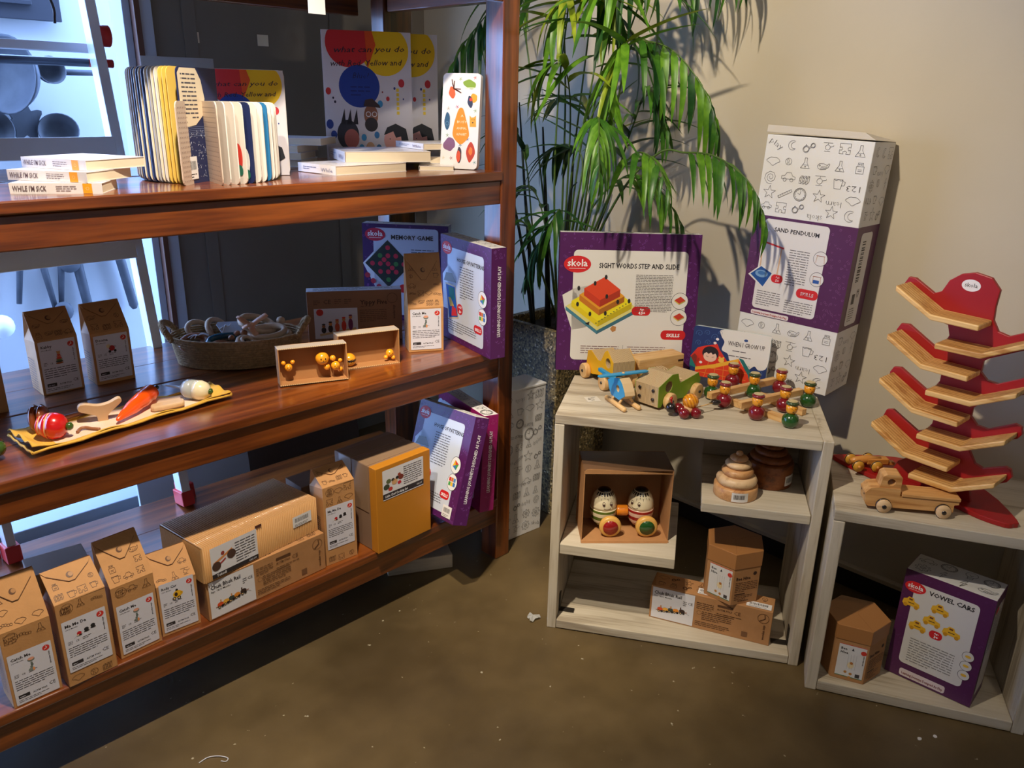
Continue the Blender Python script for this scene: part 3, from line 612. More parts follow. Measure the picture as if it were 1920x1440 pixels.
P.rrect(.035, s0+.012, .09, s1-s0-.03, .012, (222, 218, 216), 6)
y = s1-.045
while y > s0+.14: hh = random.uniform(.0012, .0042); P.rect(.055, y, .026, hh, INK, 8); y -= hh+random.uniform(.0014, .004)
P.rect(.055, s0+.075, .022, .03, (70, 66, 66), 8); P.lorem(.05, s0+.06, .04, 6, .007, (110, 106, 106), 8); P.text(.105, s0+.09, .022, 'CE', INK, 8, .01, 90)
P.build('side_print', t, (w_/2, -d_/2, 0), (0, 1, 0))

# white doodle box standing on the floor by the shelf post
t = thing('doodle_box', 'long white doodle-printed box standing on the floor beside the shelf post', 'game box', (1.865, 1.845, .0005), (0, .6, -4))
MB().box(-.098, .098, -.055, .055, 0, .572).build('carton', WHITE_CARD, t, .002)
MB().box(-.099, .099, -.057, .057, .568, .576).build('lid_flap', WHITE_CARD, t, .0015)
P = Print(); doodles(P, .006, .01, .19, .565, .047, (84, 82, 80), .0010, ('skola', 'display', 'learn'), random.Random(21)); P.build('front_print', t, (-.098, -.055, 0))
P = Print(); doodles(P, .006, .01, .104, .565, .047, (84, 82, 80), .0010, (), random.Random(22)); P.build('side_print', t, (-.098, .055, 0), (0, -1, 0))

# vowel cars box in the small crate
w_, d_, h_ = .214, .112, .319
t = game_box('game_box', 'purple game box picturing yellow toy cars, leaning in the smaller crate', (2.106, .445, .033), (-2.2, 0, -87.8), w_, d_, h_, mat('plum_card', (84, 34, 78), .42))
P = Print(); confetti(P, .004, .004, w_-.004, h_-.004, 120, (100, 52, 100), 0, 9, .005)
P.rrect(.028, .045, w_-.058, h_-.075, .012, (214, 210, 204), 1); P.rrect(.036, .006, .115, .022, .006, (216, 200, 200), 1); P.text(.042, .012, .0105, 'Learning Journeys Designed As Play', (120, 40, 40), 3, .02, wd=.104)
logo(P, .03, h_-.045, .026); P.text(.065, h_-.052, .0175, 'VOWEL CARS', INK, 3, .03)
def pcar(x, y, s):
    P.poly([(x-s, y-.2*s), (x-.9*s, y+.35*s), (x-.55*s, y+.5*s), (x-.35*s, y+.8*s), (x+.2*s, y+.75*s), (x+.35*s, y+.35*s), (x+.9*s, y+.2*s), (x+s, y-.25*s), (x+.7*s, y-.45*s), (x+.3*s, y-.35*s), (x-.3*s, y-.35*s), (x-.65*s, y-.55*s)], (232, 178, 40), 3)
    P.ell(x-.6*s, y-.35*s, .25*s, (206, 146, 24), 4, n=12); P.ell(x+.62*s, y-.35*s, .25*s, (206, 146, 24), 4, n=12); P.rect(x-.3*s, y+.4*s, .4*s, .22*s, (120, 60, 30), 4); P.rect(x-.35*s, y, .7*s, .1*s, (90, 60, 30), 4)
for x, y in ((.028, .225), (.098, .235), (.085, .195), (.055, .165), (.135, .185)): pcar(x, y, .022)
pill(P, .085, .15, .032, .024, 'Age', '3+'); P.lorem(.045, .125, .11, 10, .0075, (130, 126, 122))
for y in (.14, .112, .084): P.ell(w_-.03, y, .0145, INK, 2); P.ell(w_-.03, y, .0135, (214, 210, 204), 3); P.ell(w_-.03, y, .007, (226, 180, 60), 4, .004)
P.build('front_print', t, (-w_/2, -d_/2-.0008, 0))
P = Print(); P.rrect(.012, .03, d_-.024, h_-.06, .008, (196, 190, 184), 1); P.lorem(.02, h_-.06, .07, 14, .008, (120, 116, 112)); P.ell(.03, h_-.04, .016, (206, 30, 34), 3, .01); P.build('side_print', t, (w_/2+.0008, -d_/2, 0), (0, 1, 0))

# ------------------------------------------------------------ kraft toy cartons
DB = (92, 60, 36)
def toy_picture(P, kind, x, y, s, lay=3):
    E = lambda dx, dy, r, c_, ry=None, l=0: P.ell(x+dx*s, y+dy*s, r*s, c_, lay+l, (ry or r)*s, 16)
    if kind == 'stack':
        for i, (r, c_) in enumerate(((.5, (170, 90, 40)), (.48, (50, 70, 60)), (.42, (110, 120, 60)), (.36, (206, 60, 40)), (.3, (214, 100, 60)), (.24, (200, 60, 40)))): E(0, -.8+i*.24, r, c_, .14, i)
        E(0, .72, .22, (196, 140, 76), None, 7); E(-.18, .88, .08, (196, 140, 76), None, 6); E(.18, .88, .08, (196, 140, 76), None, 6)
    elif kind == 'elephant': E(0, -.05, .42, (176, 30, 30)); E(-.45, .3, .3, (226, 206, 160)); E(-.35, -.5, .2, (30, 28, 28), None, 1); E(.4, -.5, .2, (30, 28, 28), None, 1); P.line([(x-.5*s, y-.55*s), (x-1.1*s, y-.8*s)], .03*s, (120, 120, 120), lay); P.line([(x+.35*s, y+.2*s), (x+.6*s, y+.1*s)], .07*s, (60, 40, 30), lay)
    elif kind == 'rattle': E(0, .6, .4, (120, 128, 120), .3); E(0, .72, .36, (226, 160, 130), .2, 1); E(0, .1, .14, (110, 120, 112)); E(.02, -.15, .16, (96, 106, 100)); E(-.08, -.42, .16, (110, 120, 112)); E(-.14, -.75, .3, (130, 138, 130), .22); E(.12, -.78, .12, (232, 150, 90), .25, 1)
    elif kind == 'snails':
        for dx, c_ in ((-.9, (196, 34, 40)), (.1, (38, 36, 38)), (1.0, (38, 36, 38))): E(dx, .1+dx*.2, .32, c_, .3); E(dx, -.2+dx*.2, .38, (30, 28, 30) if dx > -.5 else (60, 30, 26), .12, 1)
        E(-1.1, -.12-.2, .15, (226, 190, 150), .12, 2); P.line([(x-1.3*s, y-.4*s), (x-1.7*s, y-.7*s)], .03*s, (150, 150, 150), lay)
    elif kind == 'car': E(0, .1, .62, (236, 180, 30), .56); E(.45, .1, .3, (236, 180, 30), .3, 1); E(-.05, .75, .18, (36, 30, 30)); E(-.5, -.5, .26, (36, 30, 30), None, 2); E(-.5, -.5, .13, (226, 190, 130), None, 3); E(.15, -.55, .26, (36, 30, 30), None, 2); E(.15, -.55, .13, (226, 190, 130), None, 3); E(-.2, .1, .22, (60, 40, 24), .3, 2); E(.5, .2, .06, (30, 26, 24), None, 3)
    elif kind == 'train':
        P.line([(x-1.9*s, y-.42*s), (x+1.9*s, y+.1*s)], .1*s, (150, 90, 40), lay)
        for i, (dx, c_) in enumerate(((-1.4, (222, 84, 40)), (-.75, (232, 170, 60)), (-.1, (60, 70, 60)), (.55, (226, 140, 40)), (1.3, (60, 40, 34)))):
            y0 = dx*.14; E(dx, y0, .36, c_, .26, 1+i % 2); E(dx-.15, y0-.3, .16, (34, 28, 26), None, 3); E(dx-.15, y0-.3, .08, (226, 190, 130), None, 4); E(dx+.2, y0-.26, .16, (34, 28, 26), None, 3)
        for dx, c_ in ((-1.35, (200, 140, 80)), (-.1, (200, 140, 80)), (1.1, (70, 40, 30))): P.rect(x+(dx-.06)*s, y+(dx*.14+.2)*s, .14*s, .34*s, c_, lay+3)
        P.line([(x+1.7*s, y+.0*s), (x+2.2*s, y-.2*s)], .03*s, (90, 90, 90), lay)
    elif kind == 'dolls':
        for i in range(5): dx = -1.3+i*.62; c_ = ((40, 34, 36), (60, 44, 36), (206, 84, 50), (214, 60, 40), (120, 50, 90))[i]; E(dx, -.35+i*.12, .22, c_, .3+.07*i, 1); E(dx, .02+i*.2, .16, (206, 130, 70) if i else (150, 90, 50), None, 2); E(dx, .2+i*.2, .17, c_, .08, 3)
        P.line([(x-1.6*s, y-.8*s), (x+1.6*s, y-.3*s)], .22*s, (206, 170, 120), lay)
def carton_label(P, x, y, w_, h_, title, pic, sub='(12+) Months', lay=1, size=None):
    P.rrect(x, y, w_, h_, .002, (214, 212, 220), lay); L = lay+1
    P.text(x+w_*.06, y+h_*.87, size or w_*.115, title, INK, L, .022); P.text(x+w_*.06, y+h_*.82, w_*.05, sub, INK, L, .01)
    lx, ly = x+w_*.87, y+h_*.89; P.ell(lx, ly, w_*.085, (206, 50, 40), L, w_*.08); P.line([(lx-w_*.04, ly-.03*w_), (lx+.02*w_, ly+.0*w_), (lx+.0*w_, ly+.05*w_)], w_*.018, (236, 220, 214), L+1)
    P.text(x+w_*.93, y+h_*.56, w_*.06, 'wooden toys', INK, L, .02, 90, wd=h_*.25)
    toy_picture(P, pic, x+w_*.5, y+h_*(.70 if pic != 'stack' else .66), w_*(.17 if pic in('snails',) else .21), L)
    P.text(x+w_*.24, y+h_*.55, w_*.07, 'CE', INK, L, 0); P.lorem(x+w_*.07, y+h_*.585, w_*.11, 3, h_*.025, INK, L); P.lorem(x+w_*.4, y+h_*.58, w_*.2, 2, h_*.03, INK, L)
    P.lorem(x+w_*.06, y+h_*.46, w_*.88, 5, h_*.042, (70, 66, 72), L)
    P.rrect(x+w_*.07, y+h_*.12, w_*.26, h_*.065, w_*.01, INK, L); P.lorem(x+w_*.1, y+h_*.14, w_*.2, 1, h_*.035, (214, 212, 220), L+1)
    P.text(x+w_*.4, y+h_*.13, w_*.07, 'ASTM F963', INK, L, .012); P.text(x+w_*.78, y+h_*.15, w_*.13, 'CE', INK, L, .0); P.lorem(x+w_*.06, y+h_*.075, w_*.7, 2, h_*.03, (70, 66, 72), L)
def carton(label, loc, rz, w_, d_, h1, h2, dr, title, pic, lv=.01, lh=.118, group='kraft toy cartons', rx=0, seed=1, lx=.5, pull=True):
    t = thing('toy_carton', label, 'toy box', loc, (rx, 0, rz), group)
    mb = MB(); hb = h1*.93; g = .012
    # side gussets pinch in above the shoulder
    vs = []
    for sx in (-1, 1):
        X = sx*w_/2
        vs += [(X, 0, 0), (X, d_, 0), (X, 0, h1), (X, d_, hb), (X, dr, h2), (X, dr+.005, h2), (X-sx*g, (d_+dr)*.42, h1*1.0+(h2-h1)*.45)]
    n = 7; fs = [(0, 1, n+1, n), (0, n, n+2, 2), (2, n+2, n+4, 4), (1, 3, n+3, n+1), (3, 5, n+5, n+3), (4, n+4, n+5, 5)]
    for o in (0, n): fs += [(o+0, o+2, o+3, o+1), (o+2, o+4, o+6), (o+4, o+5, o+6), (o+5, o+3, o+6), (o+2, o+6, o+3)]
    mb.add(vs, fs); mb.build('carton', KRAFT_BAG, t, .0012)
    sl = math.hypot(dr, h2-h1); V = (0, dr, h2-h1)
    # envelope tongue folded over the front
    tl = sl*.62
    top = [(-w_*.5, 0), (-w_*.42, -tl*.25), (-w_*.18, -tl*.62), (-w_*.06, -tl*.8), (w_*.06, -tl*.8), (w_*.18, -tl*.62), (w_*.42, -tl*.25), (w_*.5, 0)]
    Vn = Vector(V).normalized(); Nn = Vector((1, 0, 0)).cross(Vn); O = Vector((0, dr, h2))
    m2 = MB(); A = [O+Vector((1, 0, 0))*u+Vn*v+Nn*.0022 for u, v in top]; B_ = [O+Vector((1, 0, 0))*u+Vn*v+Nn*.0006 for u, v in top]; k = len(top)
    m2.add(A+B_, [tuple(range(k)), tuple(range(k, 2*k))[::-1]]+[(i, k+i, k+(i+1) % k, (i+1) % k) for i in range(k)]); fl = m2.build('flap', KRAFT_BAG, t)
    P = Print(); P.line([(u, v+.0005) for u, v in top[1:-1]], .0009, (110, 74, 44), 1); P.ell(0, -tl*.5, w_*.07, (96, 62, 38), 1); P.ell(.002, -tl*.49, w_*.05, (170, 122, 74), 2)
    P.build('closure_print', t, O+Nn*.0022, (1, 0, 0), V)
    rg = random.Random(seed); P = Print()
    def seal(x, y, r, tx='Fair'): P.ring(x, y, r, .0007, DB, 1); P.text(x, y-.001, r*.55, tx, DB, 1, .01, 10, 'c'); P.text(x, y-r*.55, r*.5, 'Trade', DB, 1, .01, 10, 'c')
    kk = ['cup', 'heli', 'blocks', 'robot', 'caterpillar', 'car', 'whale', 'ball', 'jigsaw', 'flask', 'cloudy']
    doodles(P, -w_/2+.004, 0.002, w_/2-.004, h1-.002, .031, DB, .0008, (), rg, 1, kk, keep=lambda x, y: y > lv+lh+.012 or y < lv-.012); 
    if h1 > lv+lh+.03: seal(-w_*.28, h1-.018, .0125)
    P.build('front_print', t, (0, 0, 0))
    P = Print(); doodles(P, -w_/2+.004, .002, w_/2-.004, sl-.004, .026, DB, .0008, (), rg, 1, kk, keep=lambda x, y: y < sl*.34 or abs(x) > w_*.3 and y < sl*.75); P.build('slope_print', t, (0, 0, h1), (1, 0, 0), V)
    P = Print(); lw = w_*.88; carton_label(P, -lw*lx, lv, lw, lh, title, pic); 
    P.build('label', t, (0, -.0004, 0), label='white printed sticker')
    P = Print(); P.lorem(.01, h1*.6, d_*.6, 14, .007, DB); P.build('side_print', t, (-w_/2, d_, 0), (0, -1, 0))
    return t
carton('kraft carton with a ringed stacking bear label, left of the pair by the window', (.564, 2.207, .763), 1.1, .099, .086, .144, .211, .053, 'Kabby', 'stack', .004, .137)
carton('kraft carton with a pull-along elephant on its label, beside the rope basket', (.692, 2.199, .763), 0, .098, .072, .142, .212, .054, 'Dooma', 'elephant', .010, .124, seed=2)
carton('tall slim kraft carton with a rattle label before the purple game boxes, middle shelf', (1.497, 1.866, .763), -29, .108, .083, .141, .295, .063, 'Catch Me', 'rattle', .008, .128, seed=3)
carton('kraft carton with a rattle label at the near left end of the bottom shelf', (.287, 1.736, .238), 1.1, .097, .075, .19, .286, .057, 'Catch Me', 'rattle', .004, .128, seed=4)
carton('kraft carton with a snail train label between the two rattle cartons, bottom shelf', (.399, 1.727, .238), 2.5, .105, .075, .215, .267, .062, 'Ma Me Da', 'snails', .036, .132, seed=5)
carton('tall kraft carton with a rattle label, right of the snail train carton, bottom shelf', (.515, 1.747, .238), 3.2, .098, .075, .193, .285, .069, 'Catch Me', 'rattle', .010, .132, seed=6)
carton('short kraft carton with a yellow car label left of the corrugated box', (.617, 1.757, .238), -3.5, .094, .075, .142, .206, .056, 'Rolly Car', 'car', .010, .136, seed=7)
carton('kraft carton with a snail train label squeezed against the ochre box', (1.088, 1.758, .238), -3.1, .099, .075, .246, .282, .058, 'Ma Me Da', 'snails', .050, .134, seed=8)
def kraft_box(name, label, cat, loc, rot, w_, d_, h_, m=None, group=None):
    t = thing(name, label, cat, loc, rot, group); MB().box(-w_/2, w_/2, -d_/2, d_/2, 0, h_).build('carton', m or KRAFT, t, .0012); return t
kraft_box('plain_carton', 'plain dark carton behind the front-left cartons on the bottom shelf', 'box', (.435, 2.04, .239), (0, 0, -6), .135, .10, .15, mat('dark_kraft', (112, 84, 62), .75))
kraft_box('plain_carton', 'plain grey-brown carton behind the slim carton left of the ochre box', 'box', (1.105, 1.93, .239), (0, 0, 0), .12, .09, .20, mat('dark_kraft', (112, 84, 62), .75))
kraft_box('plain_carton', 'plain brown carton at the left photo edge of the middle shelf', 'box', (.335, 2.195, .763), (0, 0, 0), .17, .10, .17)
# train boxes
def chuk(label, loc, rz, top=False):
    w_, d_, h_ = .351, .075, .113
    t = kraft_box('toy_box', label, 'toy box', loc, (0, 0, rz), w_, d_, h_); P = Print()
    P.rect(.006, .004, .125, h_-.008, (222, 220, 222), 1); P.text(.011, h_-.026, .0155, 'Chuk Bhuk Rail', INK, 3, .022, wd=.082); P.text(.011, h_-.035, .007, 'Age: 18(+) Months', INK, 3, .01); toy_picture(P, 'train', .066, .042, .024, 3)
    P.text(.112, h_-.040, .012, 'CE', INK, 3, 0); P.lorem(.098, h_-.034, .011, 3, .006, INK, 3)
    P.lorem(.137, h_-.024, .05, 4, .0062, DB); P.lorem(.155, h_-.052, .085, 5, .0062, DB); P.ring(.147, h_-.056, .0065, .0006, DB); P.lorem(.137, h_-.088, .1, 3, .0058, DB)
    P.rrect(.197, h_-.022, .045, .007, .003, DB, 3); P.text(.197, h_-.034, .009, 'ASTM F963', DB, 3, .01); P.text(.245, h_-.036, .016, 'CE', DB, 3, 0); P.lorem(.197, h_-.046, .07, 2, .006, DB)
    P.rect(.272, .012, .017, .017, (120, 82, 52), 3); P.ring(.327, h_-.026, .0155, .0011, DB); P.line([(.318, h_-.036), (.332, h_-.026), (.33, h_-.014)], .0025, DB, 3); P.text(.335, .016, .011, 'wooden toys', DB, 3, .02, 90, wd=.05)
    P.build('front_print', t, (-w_/2, -d_/2, 0))
    P = Print(); doodles(P, .01, .006, w_-.01, d_-.006, .036, DB, .001, (), random.Random(4), 1)
    if top: P.barcode(.135, .01, .04, .03, 3); P.barcode(.275, .006, .07, .028, 3)
    P.build('top_print', t, (-w_/2, -d_/2, h_), (1, 0, 0), (0, 1, 0)); return t
chuk('low kraft box with a toy train picture under the corrugated box, bottom shelf', (.855, 1.786, .239), 2.5)
chuk('low kraft box with a toy train picture lying in the crate under the hexagonal box', (1.871, 1.002, .0315), -66.95, True)
# corrugated Tukudi box
w_, d_, h_ = .352, .186, .098
t = thing('corrugated_box', 'corrugated cardboard toy box stacked on the train box, bottom shelf', 'toy box', (.843, 1.853, .3535), (0, 0, 7.5))
def corr(x0, x1, n, f):
    pts = []
    for i in range(n):
        a = x0+(x1-x0)*i/n; b = (x1-x0)/n; pts += [(a, 0), (a+b*.1, .0034), (a+b*.42, .0044), (a+b*.74, .0034), (a+b*.84, 0)]
    pts.append((x1, 0)); return pts
mb = MB().box(-w_/2, w_/2, -d_/2, d_/2, 0, h_)
cp = corr(-w_/2, w_/2, 62, 0); n = len(cp)
vs = [(u, -d_/2-v, 0) for u, v in cp]+[(u, -d_/2-v, h_+v*.6) for u, v in cp]+[(u, d_/2, h_+v*.6) for u, v in cp]
mb.add(vs, [(i, i+1, n+i+1, n+i) for i in range(n-1)]+[(n+i, n+i+1, 2*n+i+1, 2*n+i) for i in range(n-1)], 0, True)
cp = corr(-d_/2, d_/2, 32, 0); n = len(cp); mb.add([(-w_/2-v, u, 0) for u, v in cp]+[(-w_/2-v, u, h_) for u, v in cp], [(i+1, i, n+i, n+i+1) for i in range(n-1)], 0, True)
mb.build('corrugated_carton', mat('corrugated_card', (196, 148, 92), .6, coat=.5), t)
for k in range(3): MB().box(-w_/2+.01, w_/2-.01, -d_/2+.045+k*.045, -d_/2+.0458+k*.045, h_, h_+.002).build('glue_line', KRAFT_D, t)
P = Print(); P.rect(.018, .004, .135, .086, (222, 220, 222), 1); P.rect(.018, .004, .135, .012, INK, 2); P.text(.03, .0065, .010, 'Tukudi', (226, 224, 226), 3, .02); P.text(.125, .0065, .008, 'LNG 609', (226, 224, 226), 3, .01, wd=.022)
P.line([(.026, .045), (.078, .066)], .006, (214, 140, 80), 3); P.ell(.032, .036, .0125, (76, 54, 44), 4); P.ell(.076, .053, .0125, (76, 54, 44), 4); P.ell(.052, .066, .005, (150, 60, 50), 4); P.line([(.044, .04), (.058, .048)], .004, (170, 50, 50), 4)
P.lorem(.088, .076, .058, 8, .0076, (80, 76, 80), 3); P.barcode(w_-.085, .04, .062, .032, 1); P.rect(.15, h_-.008, .02, .008, (90, 50, 40), 1)
P.build('label', t, (-w_/2, -d_/2-.0046, 0), label='white printed sticker')
# ochre cooking set box
w_, d_, h_ = .204, .195, .272
t = thing('ochre_box', 'square ochre cardboard box with a toy dishes label on the bottom shelf', 'toy box', (1.282, 1.817, .2385), (0, 0, 2.8))
MB().box(-w_/2, w_/2, -d_/2+.0006, d_/2, 0, h_).build('carton', mat('grey_kraft', (138, 108, 84), .7), t, .002)
MB().box(-w_/2-.001, w_/2+.001, -d_/2-.001, -d_/2+.03, 0, h_+.001).build('ochre_wrap', mat('ochre_card', (190, 122, 22), .6, var=.05), t, .0015)
for k in range(2): MB().box(-w_/2-.0016, -w_/2, -.06+k*.075, .0+k*.075, h_*.45, h_).box(-w_/2, w_/2, -.06+k*.075, .0+k*.075, h_-.0002, h_+.0012).build('clear_tape', mat('packing_tape', (146, 118, 92), .2), t)
P = Print(); P.rrect(.022, .165, .155, .095, .003, (218, 216, 218), 1); P.rect(.022, .168, .155, .017, INK, 2); P.text(.03, .1725, .0105, 'Little Chef Cooking Set', (230, 228, 228), 3, .03, wd=.085); P.text(.15, .173, .008, 'LNG 607', (230, 228, 228), 3, .01, wd=.02)
for x, y, r, c_ in ((.036, .206, .011, (60, 70, 50)), (.044, .222, .009, (90, 100, 60)), (.05, .196, .008, (190, 60, 50)), (.06, .222, .006, (40, 36, 34)), (.066, .214, .011, (206, 160, 110)), (.076, .224, .006, (40, 36, 34)), (.084, .206, .007, (190, 40, 50)), (.09, .222, .010, (120, 50, 36)), (.084, .232, .006, (150, 60, 40))): P.ell(x, y, r, c_, 3, r*.8)
P.lorem(.1, .248, .07, 9, .0068, (84, 80, 84), 3); P.build('label', t, (-w_/2, -d_/2-.0012, 0), label='white printed sticker')
# Yippy Five
w_, d_, h_ = .296, .052, .165
t = kraft_box('toy_box', 'brown box picturing five peg dolls behind the two open boxes', 'toy box', (1.415, 2.126, .763), (0, 0, -31.7), w_, d_, h_, mat('brown_print_card', (146, 102, 72), .65))
P = Print(); P.rect(.02, .012, .135, .098, (214, 210, 214), 1); P.ell(.038, .098, .011, (200, 50, 40), 3); toy_picture(P, 'dolls', .092, .052, .034, 3)
P.text(.165, h_-.045, .0205, 'Yippy Five', (70, 40, 26), 3, .022); P.text(.166, h_-.053, .006, 'Age: 3+ Years', (70, 40, 26), 3, .01); P.lorem(.162, .1, .085, 7, .006, (96, 62, 42)); P.lorem(.185, .045, .06, 3, .006, (96, 62, 42)); P.ring(.172, .042, .007, .0006, (96, 62, 42))
P.text(.05, h_-.04, .02, 'CE', (70, 40, 26), 3, 0); P.lorem(.02, h_-.03, .02, 3, .006, (96, 62, 42)); P.lorem(.085, h_-.028, .02, 3, .006, (96, 62, 42)); P.lorem(.115, h_-.028, .022, 3, .006, (96, 62, 42))
P.ring(w_-.03, h_-.027, .016, .001, (70, 40, 26)); P.text(w_-.022, .07, .011, 'wooden toys', (70, 40, 26), 3, .02, 90, wd=.045); P.build('front_print', t, (-w_/2, -d_/2, 0))
P = Print(); P.rect(0, 0, w_, d_, (206, 204, 208), 0); P.lorem(.02, .035, .25, 3, .012, (96, 96, 100)); P.build('top_print', t, (-w_/2, -d_/2, h_), (1, 0, 0), (0, 1, 0))

# ------------------------------------------------------------ open kraft trays holding yellow bear toys
YEL = lacquer('yellow', (238, 158, 34)); BLK = lacquer('black', (34, 26, 24)); 
def open_box(label, loc, rz, rx, w_, d_, h_):
    t = thing('display_box', label, 'toy box', loc, (rx, 0, rz)); th = .003; F = -d_/2
    for nm, a in (('back_wall', (-w_/2, w_/2, d_/2-th, d_/2, 0, h_)), ('bottom_wall', (-w_/2, w_/2, F, d_/2-th, 0, th)), ('top_wall', (-w_/2, w_/2, F, d_/2-th, h_-th, h_)), ('side_wall', (-w_/2, -w_/2+th, F, d_/2-th, th, h_-th)), ('side_wall', (w_/2-th, w_/2, F, d_/2-th, th, h_-th))):
        MB().box(*a).build(nm, KRAFT_IN if nm != 'top_wall' else mat('box_top_grey', (176, 160, 140), .6), t, .0006)
    mb = MB(); n = 34
    for i in range(n): x = -w_/2+w_*(i+.5)/n; mb.box(x-w_/n*.28, x+w_/n*.28, F-.0008, F, .0004, .0026); mb.box(x-w_/n*.28, x+w_/n*.28, F-.0008, F, h_-.0026, h_-.0004)
    mb.build('fluted_rim', mat('flute_light', (226, 192, 140), .7), t); return t
def bear(label, loc, parts_, face, rz=0):
    t = thing('bear_toy', label, 'toy', loc, (0, 0, rz), 'yellow wooden bear toys')
    for i, (x, y, z, r) in enumerate(parts_): MB().ball((x, y, z), r, seg=20, rings=14).build('head' if i == 0 else 'ball', YEL, t)
    fx, fz, r = face
    if r:
        mb = MB(); x, y, z, rr = parts_[0]
        for dx in (-.32, .32): mb.ball((x+dx*rr, y-rr*.93, z+rr*.12), rr*.09, sz=1.6, seg=8, rings=6)
        mb.ball((x, y-rr*.97, z-rr*.18), rr*.07, seg=8, rings=6); mb.tube([(x+rr*.4*math.cos(a), y-rr*.9, z+rr*.42*math.sin(a)-.02*rr) for a in [rad(220+20*i) for i in range(6)]], rr*.03, 5); mb.build('face', BLK, t)
    return t
b1 = Vector((1.088, 1.852, .765)); A1 = -21.05
open_box('nearer open kraft box showing three yellow bear heads', b1, A1, -3.75, .185, .046, .103)
def inbox(b, a, x, y, z): return (b.x+x*math.cos(rad(a))-y*math.sin(rad(a)), b.y+x*math.sin(rad(a))+y*math.cos(rad(a)), b.z+z)
bear('small yellow bear head with two ears at the left in the nearer open box', inbox(b1, A1, -.064, .002, .045), [(0, 0, 0, .0105), (-.0125, .002, .013, .0062), (.012, .002, .014, .0062)], (0, 0, 1), A1)
bear('big yellow bear ball with painted face at the right of the nearer open box', inbox(b1, A1, .027, .0, .062), [(0, 0, 0, .0185)], (0, 0, 1), A1)
bear('cluster of small yellow bear heads in the right corner of the nearer open box', inbox(b1, A1, .062, -.003, .038), [(0, 0, 0, .0125), (-.006, .004, .021, .0085), (-.024, .0, -.001, .009), (.014, .003, .013, .006), (.014, .003, -.012, .0062)], (0, 0, 1), A1)
b2 = Vector((1.286, 1.878, .763)); A2 = -17.3
open_box('farther open kraft box showing a black-banded yellow ball', b2, A2, 0, .184, .045, .104)
t = thing('bear_toy', 'yellow wooden ball with a broad black band in the farther open box', 'toy', inbox(b2, A2, -.055, -.002, .0225), (0, 0, A2), 'yellow wooden bear toys')
MB().ball((0, 0, 0), .0195, seg=22, rings=14).build('ball', YEL, t); MB().lathe([(.0188, -.005), (.0198, 0), (.0188, .0052)], 24).build('band', BLK, t)
bear('small yellow bear head over two feet in the right corner of the farther open box', inbox(b2, A2, .068, -.002, .028), [(0, 0, 0, .012), (-.013, -.002, -.011, .0065), (.009, -.004, -.014, .0065)], (0, 0, 1), A2)

# ------------------------------------------------------------ books on the top shelf
ZT = 1.308
PAGE = mat('book_pages', (222, 206, 178), .7, var=.06, vs=200, stretch=(.05, .05, 6))
def book(label, loc, rz, w_, d_, h_, cover, group=None, spine_print=None, name='paperback'):
    t = thing(name, label, 'book', loc, (0, 0, rz), group)
    MB().box(-w_/2+.002, w_/2-.001, -d_/2+.001, d_/2-.001, .0012, h_-.0012).build('pages', PAGE, t)
    c_ = .0012
    MB().box(-w_/2, w_/2, -d_/2, d_/2, 0, c_).box(-w_/2, w_/2, -d_/2, d_/2, h_-c_, h_).box(*((-w_/2, w_/2, -d_/2-.0008, -d_/2, 0, h_) if spine_print != 'left' else (-w_/2-.0008, -w_/2, -d_/2, d_/2, 0, h_))).build('cover', cover, t)
    return t
CVW = mat('glossy_white_cover', (226, 220, 218), .25)
for i, (x, y, dz, rz, w_, d_) in enumerate(((.542, 1.853, 0, -34.1, .172, .112), (.567, 1.887, .0213, -54.9, .181, .144), (.603, 1.908, .0426, -66.7, .183, .153))):
    t = book(('bottom white book of the stack of three at the top shelf\'s left front', 'middle white book of the stack of three at the top shelf\'s left front', 'top white book of the stack of three at the top shelf\'s left front')[i], (x, y, ZT+dz), rz, w_, d_, .0208, CVW, 'stack of three white books at the left front')
    P = Print(); P.text(.006, .0055, .0145, "WHILE I'M SICK", (96, 74, 78), 2, .012, wd=w_*.36, shear=.08); P.rect(w_*.79, .0006, w_*.1, .0195, (240, 158, 30), 1); P.ring(w_*.84, .0103, .003, .0007, (250, 210, 140), 2, n=6); P.lorem(w_*.5, .014, w_*.22, 3, .0042, (120, 100, 104), 2)
    P.build('spine_print', t, (-w_/2, -d_/2-.0008, 0))
book('white book corner at the very left of the top shelf by the window', (.17, 2.2, ZT), -20, .30, .18, .022, CVW)
def thick(label, loc, rz, w_, d_, h_, blue=1, group='paperbacks stacked on the top shelf', orange=False):
    t = book(label, loc, rz, w_, d_, h_, CVW, group, 'left')
    P = Print(); P.lorem(d_*.15, h_*.6, d_*.35, 2, h_*.22, (90, 96, 130), 2)
    if orange: P.rect(d_*.1, .0008, d_*.16, h_-.0016, (232, 150, 40), 1)
    else: P.text(d_*.62, h_*.25, h_*.6, 'While', (110, 110, 140), 2, 0, wd=d_*.3)
    P.build('spine_print', t, (-w_/2-.0008, d_/2, 0), (0, -1, 0)); return t
thick('thick white book lying alone under the shifted one, front of the top shelf', (1.321, 1.960, ZT), 2.9, .242, .174, .0235)
thick('thick white book laid askew on the lowest front one on the top shelf', (1.453, 2.019, ZT+.0240), -22, .248, .235, .0290)
thick('thin white book right at the bottom of the right-hand pile by the animal book', (1.60, 1.93, ZT), -40, .10, .2, .0125, orange=True)
thick('white book second from the top of the right-hand pile behind the animal book', (1.640, 2.02, ZT+.0130), -35, .14, .20, .020)
thick('blue-spined white book on top of the right-hand pile by the animal book', (1.655, 1.99, ZT+.0540), -12, .194, .19, .0175)
